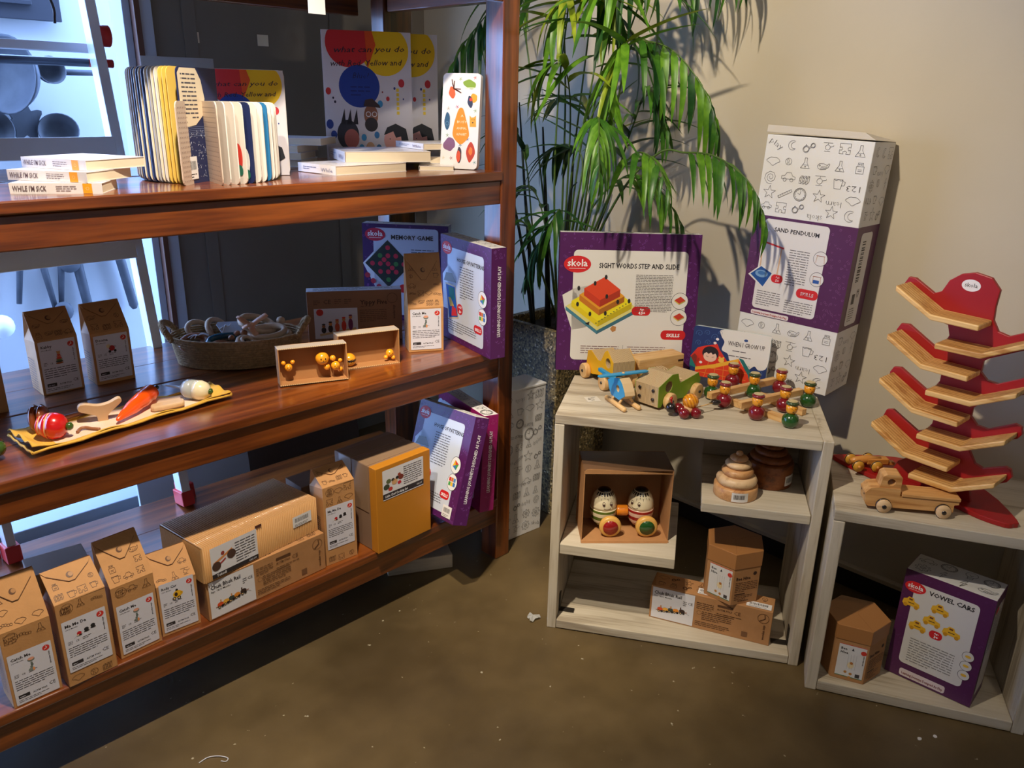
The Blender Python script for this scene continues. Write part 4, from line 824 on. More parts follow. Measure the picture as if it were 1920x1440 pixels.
for i in range(4):
    thick(('lowest book of the far pile behind the front books, centre of the top shelf', 'second-lowest book of the far pile, orange-marked spine', 'third book up in the far pile, bright plain spine', 'topmost book of the far pile behind the front books')[i], (1.275-(0, .01, .0, -.05)[i], 2.265-(0, .01, 0, .03)[i], ZT+i*.0202), (-50, -48, -55, -50)[i], .17, .15, .0200, orange=i in (1, 2))
# cover art
def ryb_cover(P, w_, h_):
    P.rect(0, 0, w_, h_, (222, 218, 222), 0)
    def clip(cx, cy, r, col, lay): P.poly([(min(max(x, 0), w_), min(max(y, 0), h_)) for x, y in circle(cx, cy, r, 40)], col, lay)
    clip(w_*.70, h_*.86, w_*.27, (240, 196, 16), 1); clip(w_*.30, h_*.91, w_*.26, (206, 40, 44), 2); clip(w_*.40, h_*.59, w_*.23, (28, 62, 150), 3)
    P.poly([(w_*.56, h_), (w_*.60, h_*.9), (w_*.5, h_*.72), (w_*.48, h_)], (226, 84, 24), 3)
    for y, s in ((h_*.835, 'what can you do'), (h_*.735, 'with Red, Yellow and')): P.text(w_*(.12 if s[1] == 'h' else .08), y, h_*.062, s, (40, 30, 50), 5, .002, 2, shear=.3, wd=w_*.8)
    P.text(w_*.32, h_*.65, h_*.062, 'Blue?', (24, 24, 60), 5, -.012, 0, shear=.3)
    P.lorem(w_*.3, h_*.58, w_*.22, 3, h_*.03, (20, 40, 110), 4)
    for x, y, r, c_ in ((.1, .5, .01, (30, 30, 60)), (.12, .47, .012, (30, 30, 60)), (.05, .55, .03, (206, 50, 50)), (.8, .58, .012, (40, 60, 130)), (.88, .62, .035, (200, 50, 60)), (.72, .5, .02, (200, 50, 60)), (.63, .46, .03, (60, 150, 200)), (.9, .5, .008, (40, 60, 130)), (.66, .55, .008, (150, 60, 60)), (.05, .3, .04, (40, 66, 140)), (.09, .22, .035, (40, 66, 140)), (.5, .12, .05, (206, 160, 120)), (.43, .2, .03, (60, 150, 200)), (.58, .22, .03, (60, 130, 190)), (.6, .12, .03, (50, 110, 160)), (.4, .12, .03, (60, 150, 200))): P.ell(w_*x, h_*y, w_*r, c_, 2, w_*r*1.3)
    for i in range(6): P.rect(w_*.82, h_*(.38+i*.035), w_*.03, h_*.025, (240, 206, 60), 2)
    # three painted heads
    P.ell(w_*.52, h_*.37, w_*.08, (150, 96, 72), 4, h_*.085); P.poly([(w_*.44, h_*.44), (w_*.46, h_*.49), (w_*.54, h_*.5), (w_*.62, h_*.45), (w_*.63, h_*.43)], (60, 40, 40), 5); P.ell(w_*.52, h_*.30, w_*.075, (46, 40, 44), 5, h_*.055); P.ring(w_*.49, h_*.38, w_*.026, w_*.008, (236, 236, 236), 6); P.ring(w_*.56, h_*.38, w_*.026, w_*.008, (236, 236, 236), 6)
    P.ell(w_*.25, h_*.22, w_*.125, (50, 50, 60), 4, h_*.115); P.ell(w_*.29, h_*.19, w_*.085, (186, 104, 92), 5, h_*.075)
    for a in (.2, .27, .34): P.poly([(w_*(a-.03), h_*.3), (w_*(a+.03), h_*.3), (w_*(a+.02), h_*.42)], (36, 34, 40), 4)
    P.rect(w_*.7, 0, w_*.17, h_*.11, (200, 190, 30), 4); P.ell(w_*.77, h_*.18, w_*.11, (232, 170, 156), 5, h_*.085); P.poly([(w_*.66, h_*.22), (w_*.7, h_*.28), (w_*.8, h_*.31), (w_*.92, h_*.27), (w_*.95, h_*.17), (w_*.87, h_*.13), (w_*.86, h_*.21), (w_*.8, h_*.2), (w_*.77, h_*.25), (w_*.7, h_*.23)], (34, 36, 44), 6)
    P.ell(w_*.73, h_*.19, w_*.006, INK, 6); P.rect(w_*.45, 0, w_*.13, h_*.1, (110, 74, 70), 4)
for lab, x, y, dz, in (('large picture book with red, yellow and blue circles, in front of its twin', 1.544, 2.189, 0), ('picture book with the yellow circle, half hidden behind its twin', 1.620, 2.158, 0)):
    w_, h_ = .27, .387
    t = thing('picture_book', lab, 'book', (x+(0 if x < 1.6 else .024), y+(0 if x < 1.6 else .024), ZT), (-2, 0, -30.8), 'standing picture books on the top shelf')
    MB().box(-w_/2, w_/2, -.005, .005, 0, h_).build('cover', CVW, t, .001); P = Print(); ryb_cover(P, w_, h_); P.build('cover_print', t, (-w_/2, -.005, 0))
# animal alphabet board book leaning on the post
w_, h_ = .118, .268
t = thing('board_book', 'narrow white board book with painted animals, leaning on the right post', 'book', (1.625, 1.855, ZT+.0007), (-7, 0, -64))
P = Print(); P.rrect(0, 0, w_, h_, .012, (228, 226, 226), 0)
MB().prism([(x-w_/2, y) for x, y in [p for p in P.items[0][0]]], -.009, .009, 'XZ').build('pages', CVW, t, .0008)
def blob(cx, cy, a, b, col, lay=1, rot=0, wob=.12, n=10, sd=1):
    rg = random.Random(sd); pts = [(a*(1+rg.uniform(-wob, wob))*math.cos(2*PI*i/n), b*(1+rg.uniform(-wob, wob))*math.sin(2*PI*i/n)) for i in range(n)]
    c_, s_ = math.cos(rad(rot)), math.sin(rad(rot)); P.poly(smooth_closed([(cx+x*c_-y*s_, cy+x*s_+y*c_) for x, y in pts], 3), col, lay)
P.poly([(x, y) for x, y in smooth_closed([(.063+(a-.065)*1.3, .118+(b-.12)*1.15) for a, b in ((.055, .085), (.045, .1), (.046, .12), (.05, .14), (.058, .165), (.068, .165), (.076, .14), (.082, .12), (.085, .1), (.078, .088), (.066, .078))], 3)], (240, 140, 30), 2)
for y, s in ((.147, 'A'), (.13, 'BUSY'), (.112, 'ANIMAL'), (.095, 'ALPHABET')): P.text(.065, y, .0095, s, (252, 232, 190), 4, 0, 0, 'c', wd=min(.032, .008*len(s)))
blob(.03, .215, .010, .016, (226, 92, 44), 1, 10); 
for dx, dy, r in ((.03, .24, 60), (.036, .246, 40), (.028, .25, 80), (.052, .218, 20), (.056, .224, 40), (.058, .214, 0)): P.line([(.035, .225), (dx, dy)], .003, (96, 44, 34), 2)
blob(.085, .238, .02, .012, (128, 160, 50), 1, -15, sd=3); P.rect(.07, .226, .03, .003, (236, 236, 200), 2); blob(.098, .2, .012, .012, (240, 160, 40), 1); blob(.088, .19, .008, .016, (40, 54, 84), 2, 10); P.ell(.09, .196, .005, (214, 60, 50), 3)
blob(.018, .135, .009, .024, (40, 84, 116), 1, 0, .08); P.ring(.018, .128, .005, .001, (110, 150, 180)); P.poly([(.09, .12), (.088, .152), (.094, .146), (.102, .147), (.108, .152), (.11, .12)], (238, 160, 50), 1); P.ell(.099, .132, .002, INK, 2); P.ell(.096, .14, .0012, INK, 2); P.ell(.103, .14, .0012, INK, 2)
blob(.028, .068, .018, .018, (126, 84, 120), 1, 30, .2, sd=5); blob(.06, .04, .008, .022, (60, 50, 66), 1, 0); blob(.058, .036, .0065, .016, (214, 80, 50), 2); P.poly(smooth_closed([(.092, .02), (.082, .045), (.086, .065), (.096, .078), (.106, .065), (.11, .045), (.1, .025)], 3), (190, 60, 40), 1); blob(.096, .052, .006, .011, (226, 120, 50), 2)
for x, y, c_ in ((.055, .252, (150, 170, 110)), (.1, .256, (206, 60, 60)), (.02, .17, (180, 160, 130)), (.048, .175, (190, 80, 140)), (.02, .095, (110, 150, 80)), (.035, .03, (150, 50, 60)), (.105, .165, (120, 160, 90)), (.062, .068, (70, 110, 120)), (.085, .085, (90, 90, 150)), (.11, .02, (90, 140, 140)), (.01, .03, (210, 200, 170))):
    for a in range(0, 360, 72): P.line([(x, y), (x+.005*math.cos(rad(a+x*999)), y+.005*math.sin(rad(a+x*999)))], .0012, c_, 1)
P.build('cover_print', t, (-w_/2, -.009, 0))
# fanned board books
def page(w_, h_, r=.014):
    pts = [(0, 0)]
    for k in range(4): a = rad(-90+k*30); pts.append((w_-r+r*math.cos(a), r+r*math.sin(a)))
    for k in range(4): a = rad(k*30); pts.append((w_-r+r*math.cos(a), h_-r+r*math.sin(a)))
    pts.append((0, h_)); return pts
def fan_book(name, label, loc, w_, h_, angs, pagecol, special={}, group=None, th=.0022):
    t = thing(name, label, 'book', loc); pp = page(w_, h_)
    for i, a in enumerate(angs):
        n0 = rad(a); o = MB().prism(pp, -th/2, th/2, 'XZ').build('board_page', special.get(i, pagecol[i % len(pagecol)]), t)
        av = rad(sum(angs)/len(angs)+90); k = (i-(len(angs)-1)/2)*th*1.15
        o.rotation_euler = (0, 0, n0); o.location = (math.cos(av)*k, math.sin(av)*k, 0)
    return t
PG = [mat('page_board_cream', (226, 208, 176), .5), mat('page_board_white', (222, 214, 204), .45)]
NAVY = mat('page_navy', (34, 44, 86), .4); YPG = mat('page_yellow', (226, 190, 90), .45); GPG = mat('page_grey', (170, 164, 158), .5)
angs = [163, 169, 174]+[178+i*2.9 for i in range(12)]+[217]
t = fan_book('fanned_book', 'tall board book fanned open, its night-blue back page facing out', (.930, 1.965, ZT), .176, .252, angs, PG, {0: CVW, 1: GPG, 2: GPG, 3: NAVY, 5: NAVY, 7: NAVY, 9: GPG, 12: YPG, 13: YPG, 14: YPG, 15: NAVY})
last = t.children[-1]
P = Print(); pw, ph = .172, .252
P.poly([(.0, .118)]+[(.172-x, y) for x, y in [(.15, .118), (.1, .11), (.06, .112), (.02, .12), (.003, .14), (.003, .235), (.014, .248), (.07, .25)]][::-1]+[(.085, .24), (.06, .2), (.06, .16), (.08, .13)][::1], (224, 208, 180), 1)
P.items[-1] = ([(.169, .238), (.158, .249), (.09, .25), (.07, .225), (.06, .185), (.075, .148), (.11, .128), (.169, .122)][::-1], [tuple(range(8))], (224, 208, 180), 1)
P.lorem(.095, .235, .062, 11, .0092, (70, 70, 84), 2)
rg = random.Random(2)
for _ in range(150): x, y = rg.uniform(.05, .168), rg.uniform(.01, .115); P.rect(x, y, .0012, rg.uniform(.001, .004), (206, 214, 232), 1)
for k in range(6):
    for q in range(30): P.rect(.05+q*.004, .104+k*.004-((q-15)/15)**2*.004, .002, .0008, (150, 166, 206), 1)
P.items = [([(.172-x, y) for x, y in vs], fs, c_, l) for vs, fs, c_, l in P.items]
P2 = Print(); P2.barcode(.012, .01, .036, .05, 4); P.items += P2.items
P.build('page_print', last, (.172, -.0011, 0), (-1, 0, 0), (0, 0, 1), xf=None) if False else P.build('page_print', last, (.176, .0011, 0), (-1, 0, 0), (0, 0, 1))
P = Print(); P.poly([(.02, .252), (.04, .2), (.07, .18), (.1, .19), (.12, .22), (.125, .252)], (206, 44, 44), 1)
for x, y, r in ((.03, .15, .003), (.036, .14, .003), (.03, .132, .004)): P.ell(x, y, r, (34, 34, 60), 1)
P.poly([(.02, .02), (.03, .08), (.05, .06), (.04, .02), (.07, .01)], (34, 48, 110), 1); P.build('page_print', t.children[0], (.176, .0011, 0), (-1, 0, 0), (0, 0, 1))
DOT = mat('page_dotted', (206, 186, 168), .5)
angs = [226, 258]+[264+i*7.2 for i in range(8)]+[324, 329, 334, 339]
t = fan_book('fanned_book', 'small white board book fanned open in front of the tall one', (.893, 1.928, ZT), .150, .180, angs, [PG[1]], {0: DOT, 1: DOT, 5: NAVY, 8: mat('page_blue', (40, 110, 160), .4)}, th=.0026)
for k, sg in ((0, 1), (1, 1)):
    P = Print()
    for a in range(14):
        for b in range(16): P.rect(.008+a*.0098, .008+b*.0105, .003, .002, (120, 96, 96), 1)
    P.build('page_print', t.children[k], (.150 if k == 0 else 0, .0013 if k == 0 else -.0013, 0), (-1, 0, 0) if k == 0 else (1, 0, 0), (0, 0, 1))
for k, col, y0 in ((4, (206, 60, 50), .06), (5, (230, 226, 220), .05), (9, (200, 50, 40), .1)):
    P = Print(); P.ell(.125, y0, .014, col, 1, .03); P.ell(.128, y0-.03, .01, (40, 110, 90), 2, .012); P.build('page_print', t.children[k], (0, -.0013, 0), (1, 0, 0), (0, 0, 1))
angs = [-33, -31, -29.5, -28, -26.5, -25]
t = fan_book('fanned_book', 'board book with red and yellow cover behind the small fanned one', (.945, 2.060, ZT), .205, .256, angs, PG, {0: CVW}, th=.0026)
P = Print(); ryb_cover(P, .205, .256); P.items = [([(min(x, .203), min(y, .255)) for x, y in vs], fs, c_, l) for vs, fs, c_, l in P.items]; P.build('cover_print', t.children[0], (0, -.0013, 0), (1, 0, 0), (0, 0, 1))
tag(MB().box(-.09, .09, -.001, .001, 0, .285).build('clear_card', mat('frosted_card', (170, 174, 176), .35, trans=.25), loc=(.96, 2.20, ZT), rot=(-2, 0, -12)), 'pale translucent card standing behind the fanned books', 'card')

# ------------------------------------------------------------ oval rope basket and teethers
ZM = .763
BK = mat('jute_rope', (168, 138, 100), .9, var=.35, vs=120, bump=.5, bs=500)
bc = (1.030, 2.165, ZM+.0005)
bt = thing('rope_basket', 'oval crocheted rope basket with two loop handles on the middle shelf', 'basket', bc, (0, 0, -34))
def oval(t_, z):
    f = z/.082; a = .166+.016*f; b = .098+.014*f; return (a*math.cos(t_), b*math.sin(t_), z)
mb = MB(); rows = 12
for r in range(rows):
    z = .004+r*.0072
    mb.tube([oval(2*PI*k/48, z) for k in range(48)], .0038, 5, closed=True)
mb.build('woven_wall', BK, bt)['kind'] = 'stuff'
mb = MB()
for r in range(rows):
    z = .004+r*.0072; n = 86
    for k in range(n):
        for sg in (-1, 1):
            a = 2*PI*(k+.25*sg)/n; p = Vector(oval(a, z)); nrm = Vector((p.x/.18**2, p.y/.11**2, 0)).normalized(); tn = Vector((-nrm.y, nrm.x, 0)); ax = (tn*.75*sg+Vector((0, 0, 1))).normalized()
            c_ = p+nrm*.0036; u = ax*.0046; s_ = ax.cross(nrm).normalized()*.0019; o = nrm*.0017
            mb.add([c_-u, c_+s_, c_+o, c_-s_, c_+u], [(0, 1, 2), (0, 2, 3), (4, 2, 1), (4, 3, 2)], 0, True)
mb.build('stitches', BK, bt)['kind'] = 'stuff'
mb = MB().prism([oval(2*PI*k/40, 0)[:2] for k in range(40)], 0, .004, 'XY'); mb.build('base', BK, bt)
def braid(path, r=.0055, turns=9):
    mb = MB(); pts = spline(path, 12); n = len(pts)
    for ph in (0, 2*PI/3, 4*PI/3):
        out = []
        for i, p in enumerate(pts):
            t_ = (pts[min(i+1, n-1)]-pts[max(i-1, 0)]).normalized(); u = t_.cross(Vector((.3, .2, 1))).normalized(); v = t_.cross(u); a = ph+2*PI*turns*i/n
            out.append(p+(u*math.cos(a)+v*math.sin(a))*r)
        mb.tube(out, r*.85, 6)
    return mb
for sx in (-1, 1):
    braid([(sx*.172, -.045, .075), (sx*.192, -.036, .105), (sx*.204, 0, .118), (sx*.192, .036, .105), (sx*.172, .045, .075)]).build('handle', BK, bt)
def inb(x, y, z): a = rad(-34); return (bc[0]+x*math.cos(a)-y*math.sin(a), bc[1]+x*math.sin(a)+y*math.cos(a), bc[2]+z)
WD = mat('pale_wood', (196, 168, 138), .5, var=.08, vs=30); WDD = mat('brown_wood', (150, 96, 62), .4, var=.1, vs=20); TEAL = lacquer('teal', (24, 74, 92))
def ring(label, x, y, z, R_, r, rot, m, sy=1, name='teething_ring', sq=0):
    pts = []
    for k in range(28):
        a = 2*PI*k/28; q = 1-sq*math.cos(2*a)**2*.0+sq*.18*math.cos(3*a); pts.append((R_*q*math.cos(a), R_*sy*q*math.sin(a), 0))
    o = MB().tube(pts, r, 10, closed=True).build(name, m, loc=inb(x, y, z), rot=rot); return tag(o, label, 'toy', 'wooden teethers heaped in the basket')
for a in ((-.115, .055, .078, .036, .008, (50, 15, 0), WD, .8, 'pale wooden ring at the back left of the basket by the handle'),
          (-.06, .045, .082, .038, .008, (52, 0, 30), WD, .9, 'pale wooden ring behind the blue-lit gift tag in the basket'),
          (-.115, -.035, .066, .038, .008, (24, -10, 10), WDD, .8, 'brown wooden ring at the front left of the basket'),
          (-.03, -.03, .066, .048, .0095, (18, 0, -10), TEAL, .62, 'dark teal ring in the middle of the basket'),
          (-.03, -.06, .062, .026, .007, (10, 8, 20), WDD, 1, 'small brown ring inside the front rim of the basket'),
          (.035, -.055, .064, .028, .0075, (28, 10, 0), WD, 1, 'small pale ring at the front centre of the basket'),
          (.035, -.055, .072, .016, .005, (28, 10, 0), WD, 1, 'smallest pale ring lying within another at the basket front'),
          (.055, .035, .098, .058, .0095, (26, 10, 20), WD, .72, 'largest pale ring crowning the heap in the basket'),
          (.085, .0, .083, .050, .009, (14, -4, -20), WD, .66, 'wide pale loop at the right of the heap below the ribbon'),
          (.110, .02, .070, .040, .008, (8, 0, 15), WD, .9, 'pale ring under the loops at the right end of the basket'),
          (.0, .07, .070, .035, .008, (14, 0, 15), WDD, .9, 'brown ring low at the back of the basket'),
          (.085, -.03, .060, .034, .008, (6, 0, 15), WD, .9, 'pale ring under the ribbon near the right front rim')):
    ring(a[8], a[0], a[1], a[2], a[3], a[4], a[5], a[6], a[7])
for x, y, z, r, l in ((.12, .062, .100, .013, 'pale bead on top of the ring at the right back of the basket'), (.0, .0, .080, .010, 'little brown bead in the middle of the basket'), (-.01, -.045, .080, .009, 'brown bead beside the small ring at the basket front'), (.02, -.01, .084, .011, 'brown bead below the ribbon bow in the basket')):
    tag(MB().ball((0, 0, 0), r, sz=.9).build('wooden_bead', WDD if 'brown' in l else WD, loc=inb(x, y, z)), l, 'toy', 'wooden beads in the basket')
for x, y, z, sx, rt, l in ((-.075, -.005, .060, .035, (8, 4, 20), 'flat brown wooden shape at the left in the basket'), (.02, .04, .064, .05, (10, 0, -30), 'flat brown wooden shape under the middle heap')):
    tag(MB().prism([(sx*math.cos(a), sx*.6*math.sin(a)) for a in [2*PI*k/20 for k in range(20)]], -.006, .006).build('wooden_disc', WDD, loc=inb(x, y, z), rot=rt, bevel=.002), l, 'toy')
t = thing('gift_tag', 'blue-lit paper tag tied with string on the teethers in the basket', 'tag', inb(-.025, .02, .094), (32, 8, 6))
MB().prism([(-.034, -.022), (.03, -.022), (.038, -.012), (.038, .022), (-.024, .024), (-.034, .014)], 0, .0012).build('card', mat('blue_lit_card', (184, 200, 222), .5), t)  # blue of the daylight is put into the paper's own colour
MB().tube([(-.012, .004, .002), (.0, .0, .004), (.012, .012, .004)], .0016, 5).tube([(-.03, -.02, .002), (-.012, .004, .004)], .0014, 5).tube([(-.036, -.008, .002), (-.012, .004, .003)], .0014, 5).ball((-.01, .004, .003), .004, seg=8, rings=6).build('string', mat('white_string', (214, 214, 220), .7), t)
t = thing('ribbon_bow', 'peach ribbon bow tied round the pale loops in the basket', 'ribbon', inb(.045, -.015, .108), (10, 0, -10))
RB = mat('peach_ribbon', (226, 172, 140), .35)
def ribbon(pts, wd, nm):
    mb = MB(); q = spline(pts, 6); n = len(q); vs = []
    for i, p in enumerate(q):
        d = (q[min(i+1, n-1)]-q[max(i-1, 0)]).normalized(); s_ = d.cross(Vector((0, -.4, 1))).normalized()*wd*(1 if 0 < i < n-1 else .9); vs += [p-s_, p+s_]
    mb.add(vs, [(2*i, 2*i+1, 2*i+3, 2*i+2) for i in range(n-1)], 0, True); o = mb.build(nm, RB, t); m = o.modifiers.new('s', 'SOLIDIFY'); m.thickness = .0006; return o
ribbon([(0, 0, 0), (-.02, .015, .014), (-.032, .02, .022), (-.022, .004, .012), (0, 0, .002)], .006, 'loop'); ribbon([(0, 0, 0), (.02, .006, .01), (.05, .014, .022)], .008, 'tail'); ribbon([(0, 0, 0), (-.005, -.018, -.004), (.004, -.034, -.018)], .009, 'tail'); ribbon([(0, 0, 0), (-.014, -.012, .006), (-.03, -.008, -.002)], .007, 'loop')
MB().ball((0, 0, .003), .006, sx=1.2, seg=10, rings=8).build('knot', RB, t)
t = thing('string_tie', 'white string bow tied on the brown ring at the left of the basket', 'string', inb(-.105, -.015, .082), (0, 0, 10))
mb = MB()
for a in (-50, -20, 10, 165, 190, 215): mb.tube(spline([(0, 0, 0), (.014*math.cos(rad(a)), .014*math.sin(rad(a)), .004), (.03*math.cos(rad(a)), .03*math.sin(rad(a)), -.002)], 4), .0013, 5)
mb.build('string', mat('white_string', (214, 214, 220), .7), t)

# ------------------------------------------------------------ canvas tray of wooden vegetables
YC = mat('mustard_canvas', (212, 164, 58), .75, bump=.3, bs=500); BG = mat('beige_canvas', (226, 196, 168), .8, bump=.2, bs=500)
A = [Vector(p) for p in ((.381, 1.807, ZM), (.859, 1.871, ZM), (.842, 1.965, ZM), (.372, 1.955, ZM))]
t = thing('canvas_tray', 'long mustard-edged canvas play tray holding wooden vegetables, middle shelf', 'tray', tuple(sum(A, Vector())/4)); c0 = sum(A, Vector())/4
def bil(u, v): return (A[0]*(1-u)+A[1]*u)*(1-v)+(A[3]*(1-u)+A[2]*u)*v-c0
nu, nv = 40, 14; vs = []; fs = []; ms = []
for j in range(nv+1):
    for i in range(nu+1):
        u, v = i/nu, j/nv; p = bil(u, v); e = min(u*7, (1-u)*7, v*2.2, (1-v)*2.2); z = .003+.012*max(0, 1-e*2.2)**.7*(1+.35*math.sin(u*23+v*5)*(1 if e < .4 else 0))+(.012*max(0, 1-u*14)+.006*max(0, 1-(1-u)*12))*(1+.5*math.sin(v*16))
        vs.append((p.x, p.y, z+.0003))
mb = MB()
for j in range(nv):
    for i in range(nu):
        a = j*(nu+1)+i; u, v = (i+.5)/nu, (j+.5)/nv; mb.f.append([a, a+1, a+nu+2, a+nu+1]); mb.m.append(1 if .12 < u < .88 and .16 < v < .9 else 0); mb.s.append(True)
mb.v = vs; o = mb.build('canvas', [YC, BG], t); m = o.modifiers.new('s', 'SOLIDIFY'); m.thickness = .0025; m.offset = 1
mb = MB(); 
for (u0, v0), (u1, v1) in (((0, 0), (1, 0)), ((1, 0), (1, 1)), ((0, 1), (1, 1)), ((0, 0), (0, 1))):
    pts = [];
    for k in range(15): u, v = u0+(u1-u0)*k/14, v0+(v1-v0)*k/14; p = bil(u, v); pts.append((p.x, p.y, .013+.002*math.sin(k*1.7)))
    mb.tube(pts, .0032, 6)
mb.build('hem', YC, t)
RED = lacquer('red', (196, 24, 22)); GRN = lacquer('green', (54, 84, 30)); CUT = mat('cut_wood', (226, 180, 132), .5)
def onaxis(loc, d): return Matrix.Translation(loc)@Vector(d).to_track_quat('Z', 'Y').to_matrix().to_4x4()
def lathed(name, label, cat, loc, d, pieces, group='wooden play vegetables on the tray'):
    t = thing(name, label, cat, loc, (0, 0, 0), group); q = Vector(d).to_track_quat('Z', 'Y'); t.rotation_euler = q.to_euler()
    for nm, prof, m, mis in pieces: MB().lathe(prof, 28, mis=mis).build(nm, m, t)
    return t
lathed('wooden_tomato', 'red wooden tomato in slices with a green stem at the left of the tray', 'toy vegetable', (.447, 1.885, ZM+.0345), (.75, -.6, -.05),
       [('slice', [(.001, -.036), (.014, -.034), (.022, -.029), (.0225, -.026), (.001, -.026)], [RED, CUT], [0, 0, 0, 1]), ('slice', [(.001, -.0225), (.0245, -.0225), (.029, -.012), (.0295, -.009), (.001, -.009)], [RED, CUT], [1, 0, 0, 1]), ('slice', [(.001, -.0055), (.0305, -.0055), (.0305, .005), (.026, .018), (.016, .027), (.001, .03)], [RED, CUT], [1, 0, 0, 0, 0]), ('stem', [(.001, .028), (.009, .029), (.0095, .036), (.005, .041), (.001, .042)], GRN, None), ('core', [(.018, -.03), (.02, -.02), (.024, -.01), (.024, 0)], [CUT, CUT], None)])
BRL = lacquer('brown', (136, 66, 28))
lathed('wooden_slices', 'two brown lacquered wooden slices behind the red tomato', 'toy vegetable', (.437, 1.945, ZM+.038), (.8, -.5, .1), [('slice', [(.001, -.018), (.028, -.015), (.033, -.008), (.028, -.002), (.001, -.002)], BRL, None), ('slice', [(.001, .002), (.028, .002), (.031, .008), (.024, .015), (.001, .018)], BRL, None)])
ORG = lacquer('orange', (240, 84, 16))
lathed('wooden_carrot', 'orange wooden carrot with a dark green top in the middle of the tray', 'toy vegetable', (.640, 1.918, ZM+.0285), (-.78, -.58, -.13), [('carrot_body', [(.001, -.078), (.010, -.074), (.020, -.066), (.0215, -.05), (.0195, -.035), (.0215, -.033), (.0205, -.02), (.018, -.002), (.0185, 0), (.0165, .02), (.0135, .035), (.0088, .06), (.0045, .078), (.001, .082)], ORG, None), ('stem', [(.001, -.092), (.006, -.091), (.0055, -.08), (.004, -.077)], lacquer('dark_green', (24, 50, 34)), None)])
CRM = lacquer('cream', (232, 218, 180)); GYL = lacquer('pale_grey', (176, 180, 178))
lathed('wooden_radish', 'cream and grey wooden radish with a green tip and grey root at the right', 'toy vegetable', (.788, 1.914, ZM+.031), (.62, -.78, -.08), [('half', [(.001, .036), (.012, .034), (.021, .026), (.0255, .012), (.025, -.002), (.001, -.002)], CRM, None), ('half', [(.001, -.005), (.0245, -.005), (.0245, -.024), (.018, -.034), (.008, -.04), (.0035, -.046), (.0025, -.075), (.0012, -.092)], GYL, None), ('green_tip', [(.001, .034), (.0075, .033), (.008, .04), (.001, .044)], GRN, None)])
lathed('wooden_aubergine', 'dark wooden vegetable with a green cap at the left photo edge', 'toy vegetable', (.318, 1.862, ZM+.030), (.45, -.85, -.12), [('body', [(.001, -.05), (.018, -.042), (.027, -.02), (.028, 0), (.022, .014), (.001, .016)], BLK, None), ('green_cap', [(.001, .013), (.017, .012), (.0175, .022), (.012, .029), (.001, .032)], GRN, None)])
t = thing('wooden_knife', 'flat Y-shaped piece of plain wood standing between tomato and carrot', 'toy', (.560, 1.925, ZM+.006), (12, 0, -12))
o, f = shape_mesh([smooth_closed([(-.008, 0), (.012, 0), (.014, .014), (.03, .03), (.046, .046), (.04, .056), (.018, .046), (-.006, .044), (-.03, .052), (-.044, .05), (-.046, .036), (-.024, .024), (-.01, .016)], 3)], .012, .001)
MB().add([Matrix.Rotation(PI/2, 4, 'X')@Vector(v) for v in o], f).build('blade', mat('knife_wood', (206, 172, 132), .55, var=.08, vs=30), t)
tag(MB().prism(smooth_closed([(-.032, -.014), (.03, -.016), (.038, -.004), (.034, .014), (-.028, .016), (-.038, .004)], 3), 0, .013).build('wooden_block', mat('knife_wood', (206, 172, 132), .55), loc=(.705, 1.895, ZM+.009), rot=(0, -4, -16), bevel=.004), 'rounded plain wooden block on the tray right of the carrot', 'toy')
t = thing('wooden_loop', 'loop-ended dark wooden stick by the tomato on the tray', 'toy', (.50, 1.88, ZM+.010), (0, 0, 0)); MB().tube(spline([(-.01, -.004, 0), (.0, .008, .002), (.012, .008, .002), (.022, -.004, .0), (.034, -.018, 0)], 5), .0035, 6).build('loop', mat('brown_wood', (150, 96, 62), .4), t)
tag(MB().tube([(-.05, -.006, 0), (.05, .01, 0)], .0055, 8).build('wooden_stick', mat('brown_wood', (150, 96, 62), .4), loc=(.51, 1.958, ZM+.022)), 'thin brown wooden stick behind the tomato on the tray', 'toy')

# ------------------------------------------------------------ toys on the larger crate
ZC = .694
MAR = lacquer('maroon', (122, 16, 28)); DGR = lacquer('bottle_green', (30, 78, 26)); DGH = lacquer('olive_hat', (54, 70, 34)); MRH = lacquer('maroon_hat', (124, 30, 40)); LINE = mat('hat_line', (200, 180, 130), .5)
def doll(red):
    t = thing('peg_doll', '', 'toy', (0, 0, ZC), (0, 0, 0), 'round-bodied wooden peg dolls on the crate')
    MB().lathe([(.010, 0), (.017, .004), (.0215, .012), (.0225, .020), (.0205, .030), (.014, .037), (.008, .040), (.001, .041)], 24).build('body', MAR if red else DGR, t)
    MB().lathe([(.001, .039), (.010, .040), (.0145, .046), (.0155, .055), (.0145, .064), (.001, .065)], 20).build('head', YEL, t)
    o = MB().lathe([(.001, .0645), (.0155, .0645), (.0175, .067), (.0172, .0705), (.013, .0735), (.001, .0745)], 24).build('hat', MRH if red else DGH, t)
    MB().lathe([(.0118, .0745), (.0128, .0747), (.0132, .0738)], 20).lathe([(.0068, .0748), (.0078, .0752), (.0084, .0746)], 18).build('hat_ring', LINE, o)
    f = MB()
    for a in (-.32, .32): f.ball((.0152*math.sin(a), -.0152*math.cos(a), .057), .0013, seg=6, rings=5)
    f.ball((0, -.0153, .052), .0010, seg=6, rings=5); f.ball((0, -.0148, .047), .0015, sx=2, sz=.5, seg=6, rings=5); f.build('face', BLK, t)
    return t
protos = {}
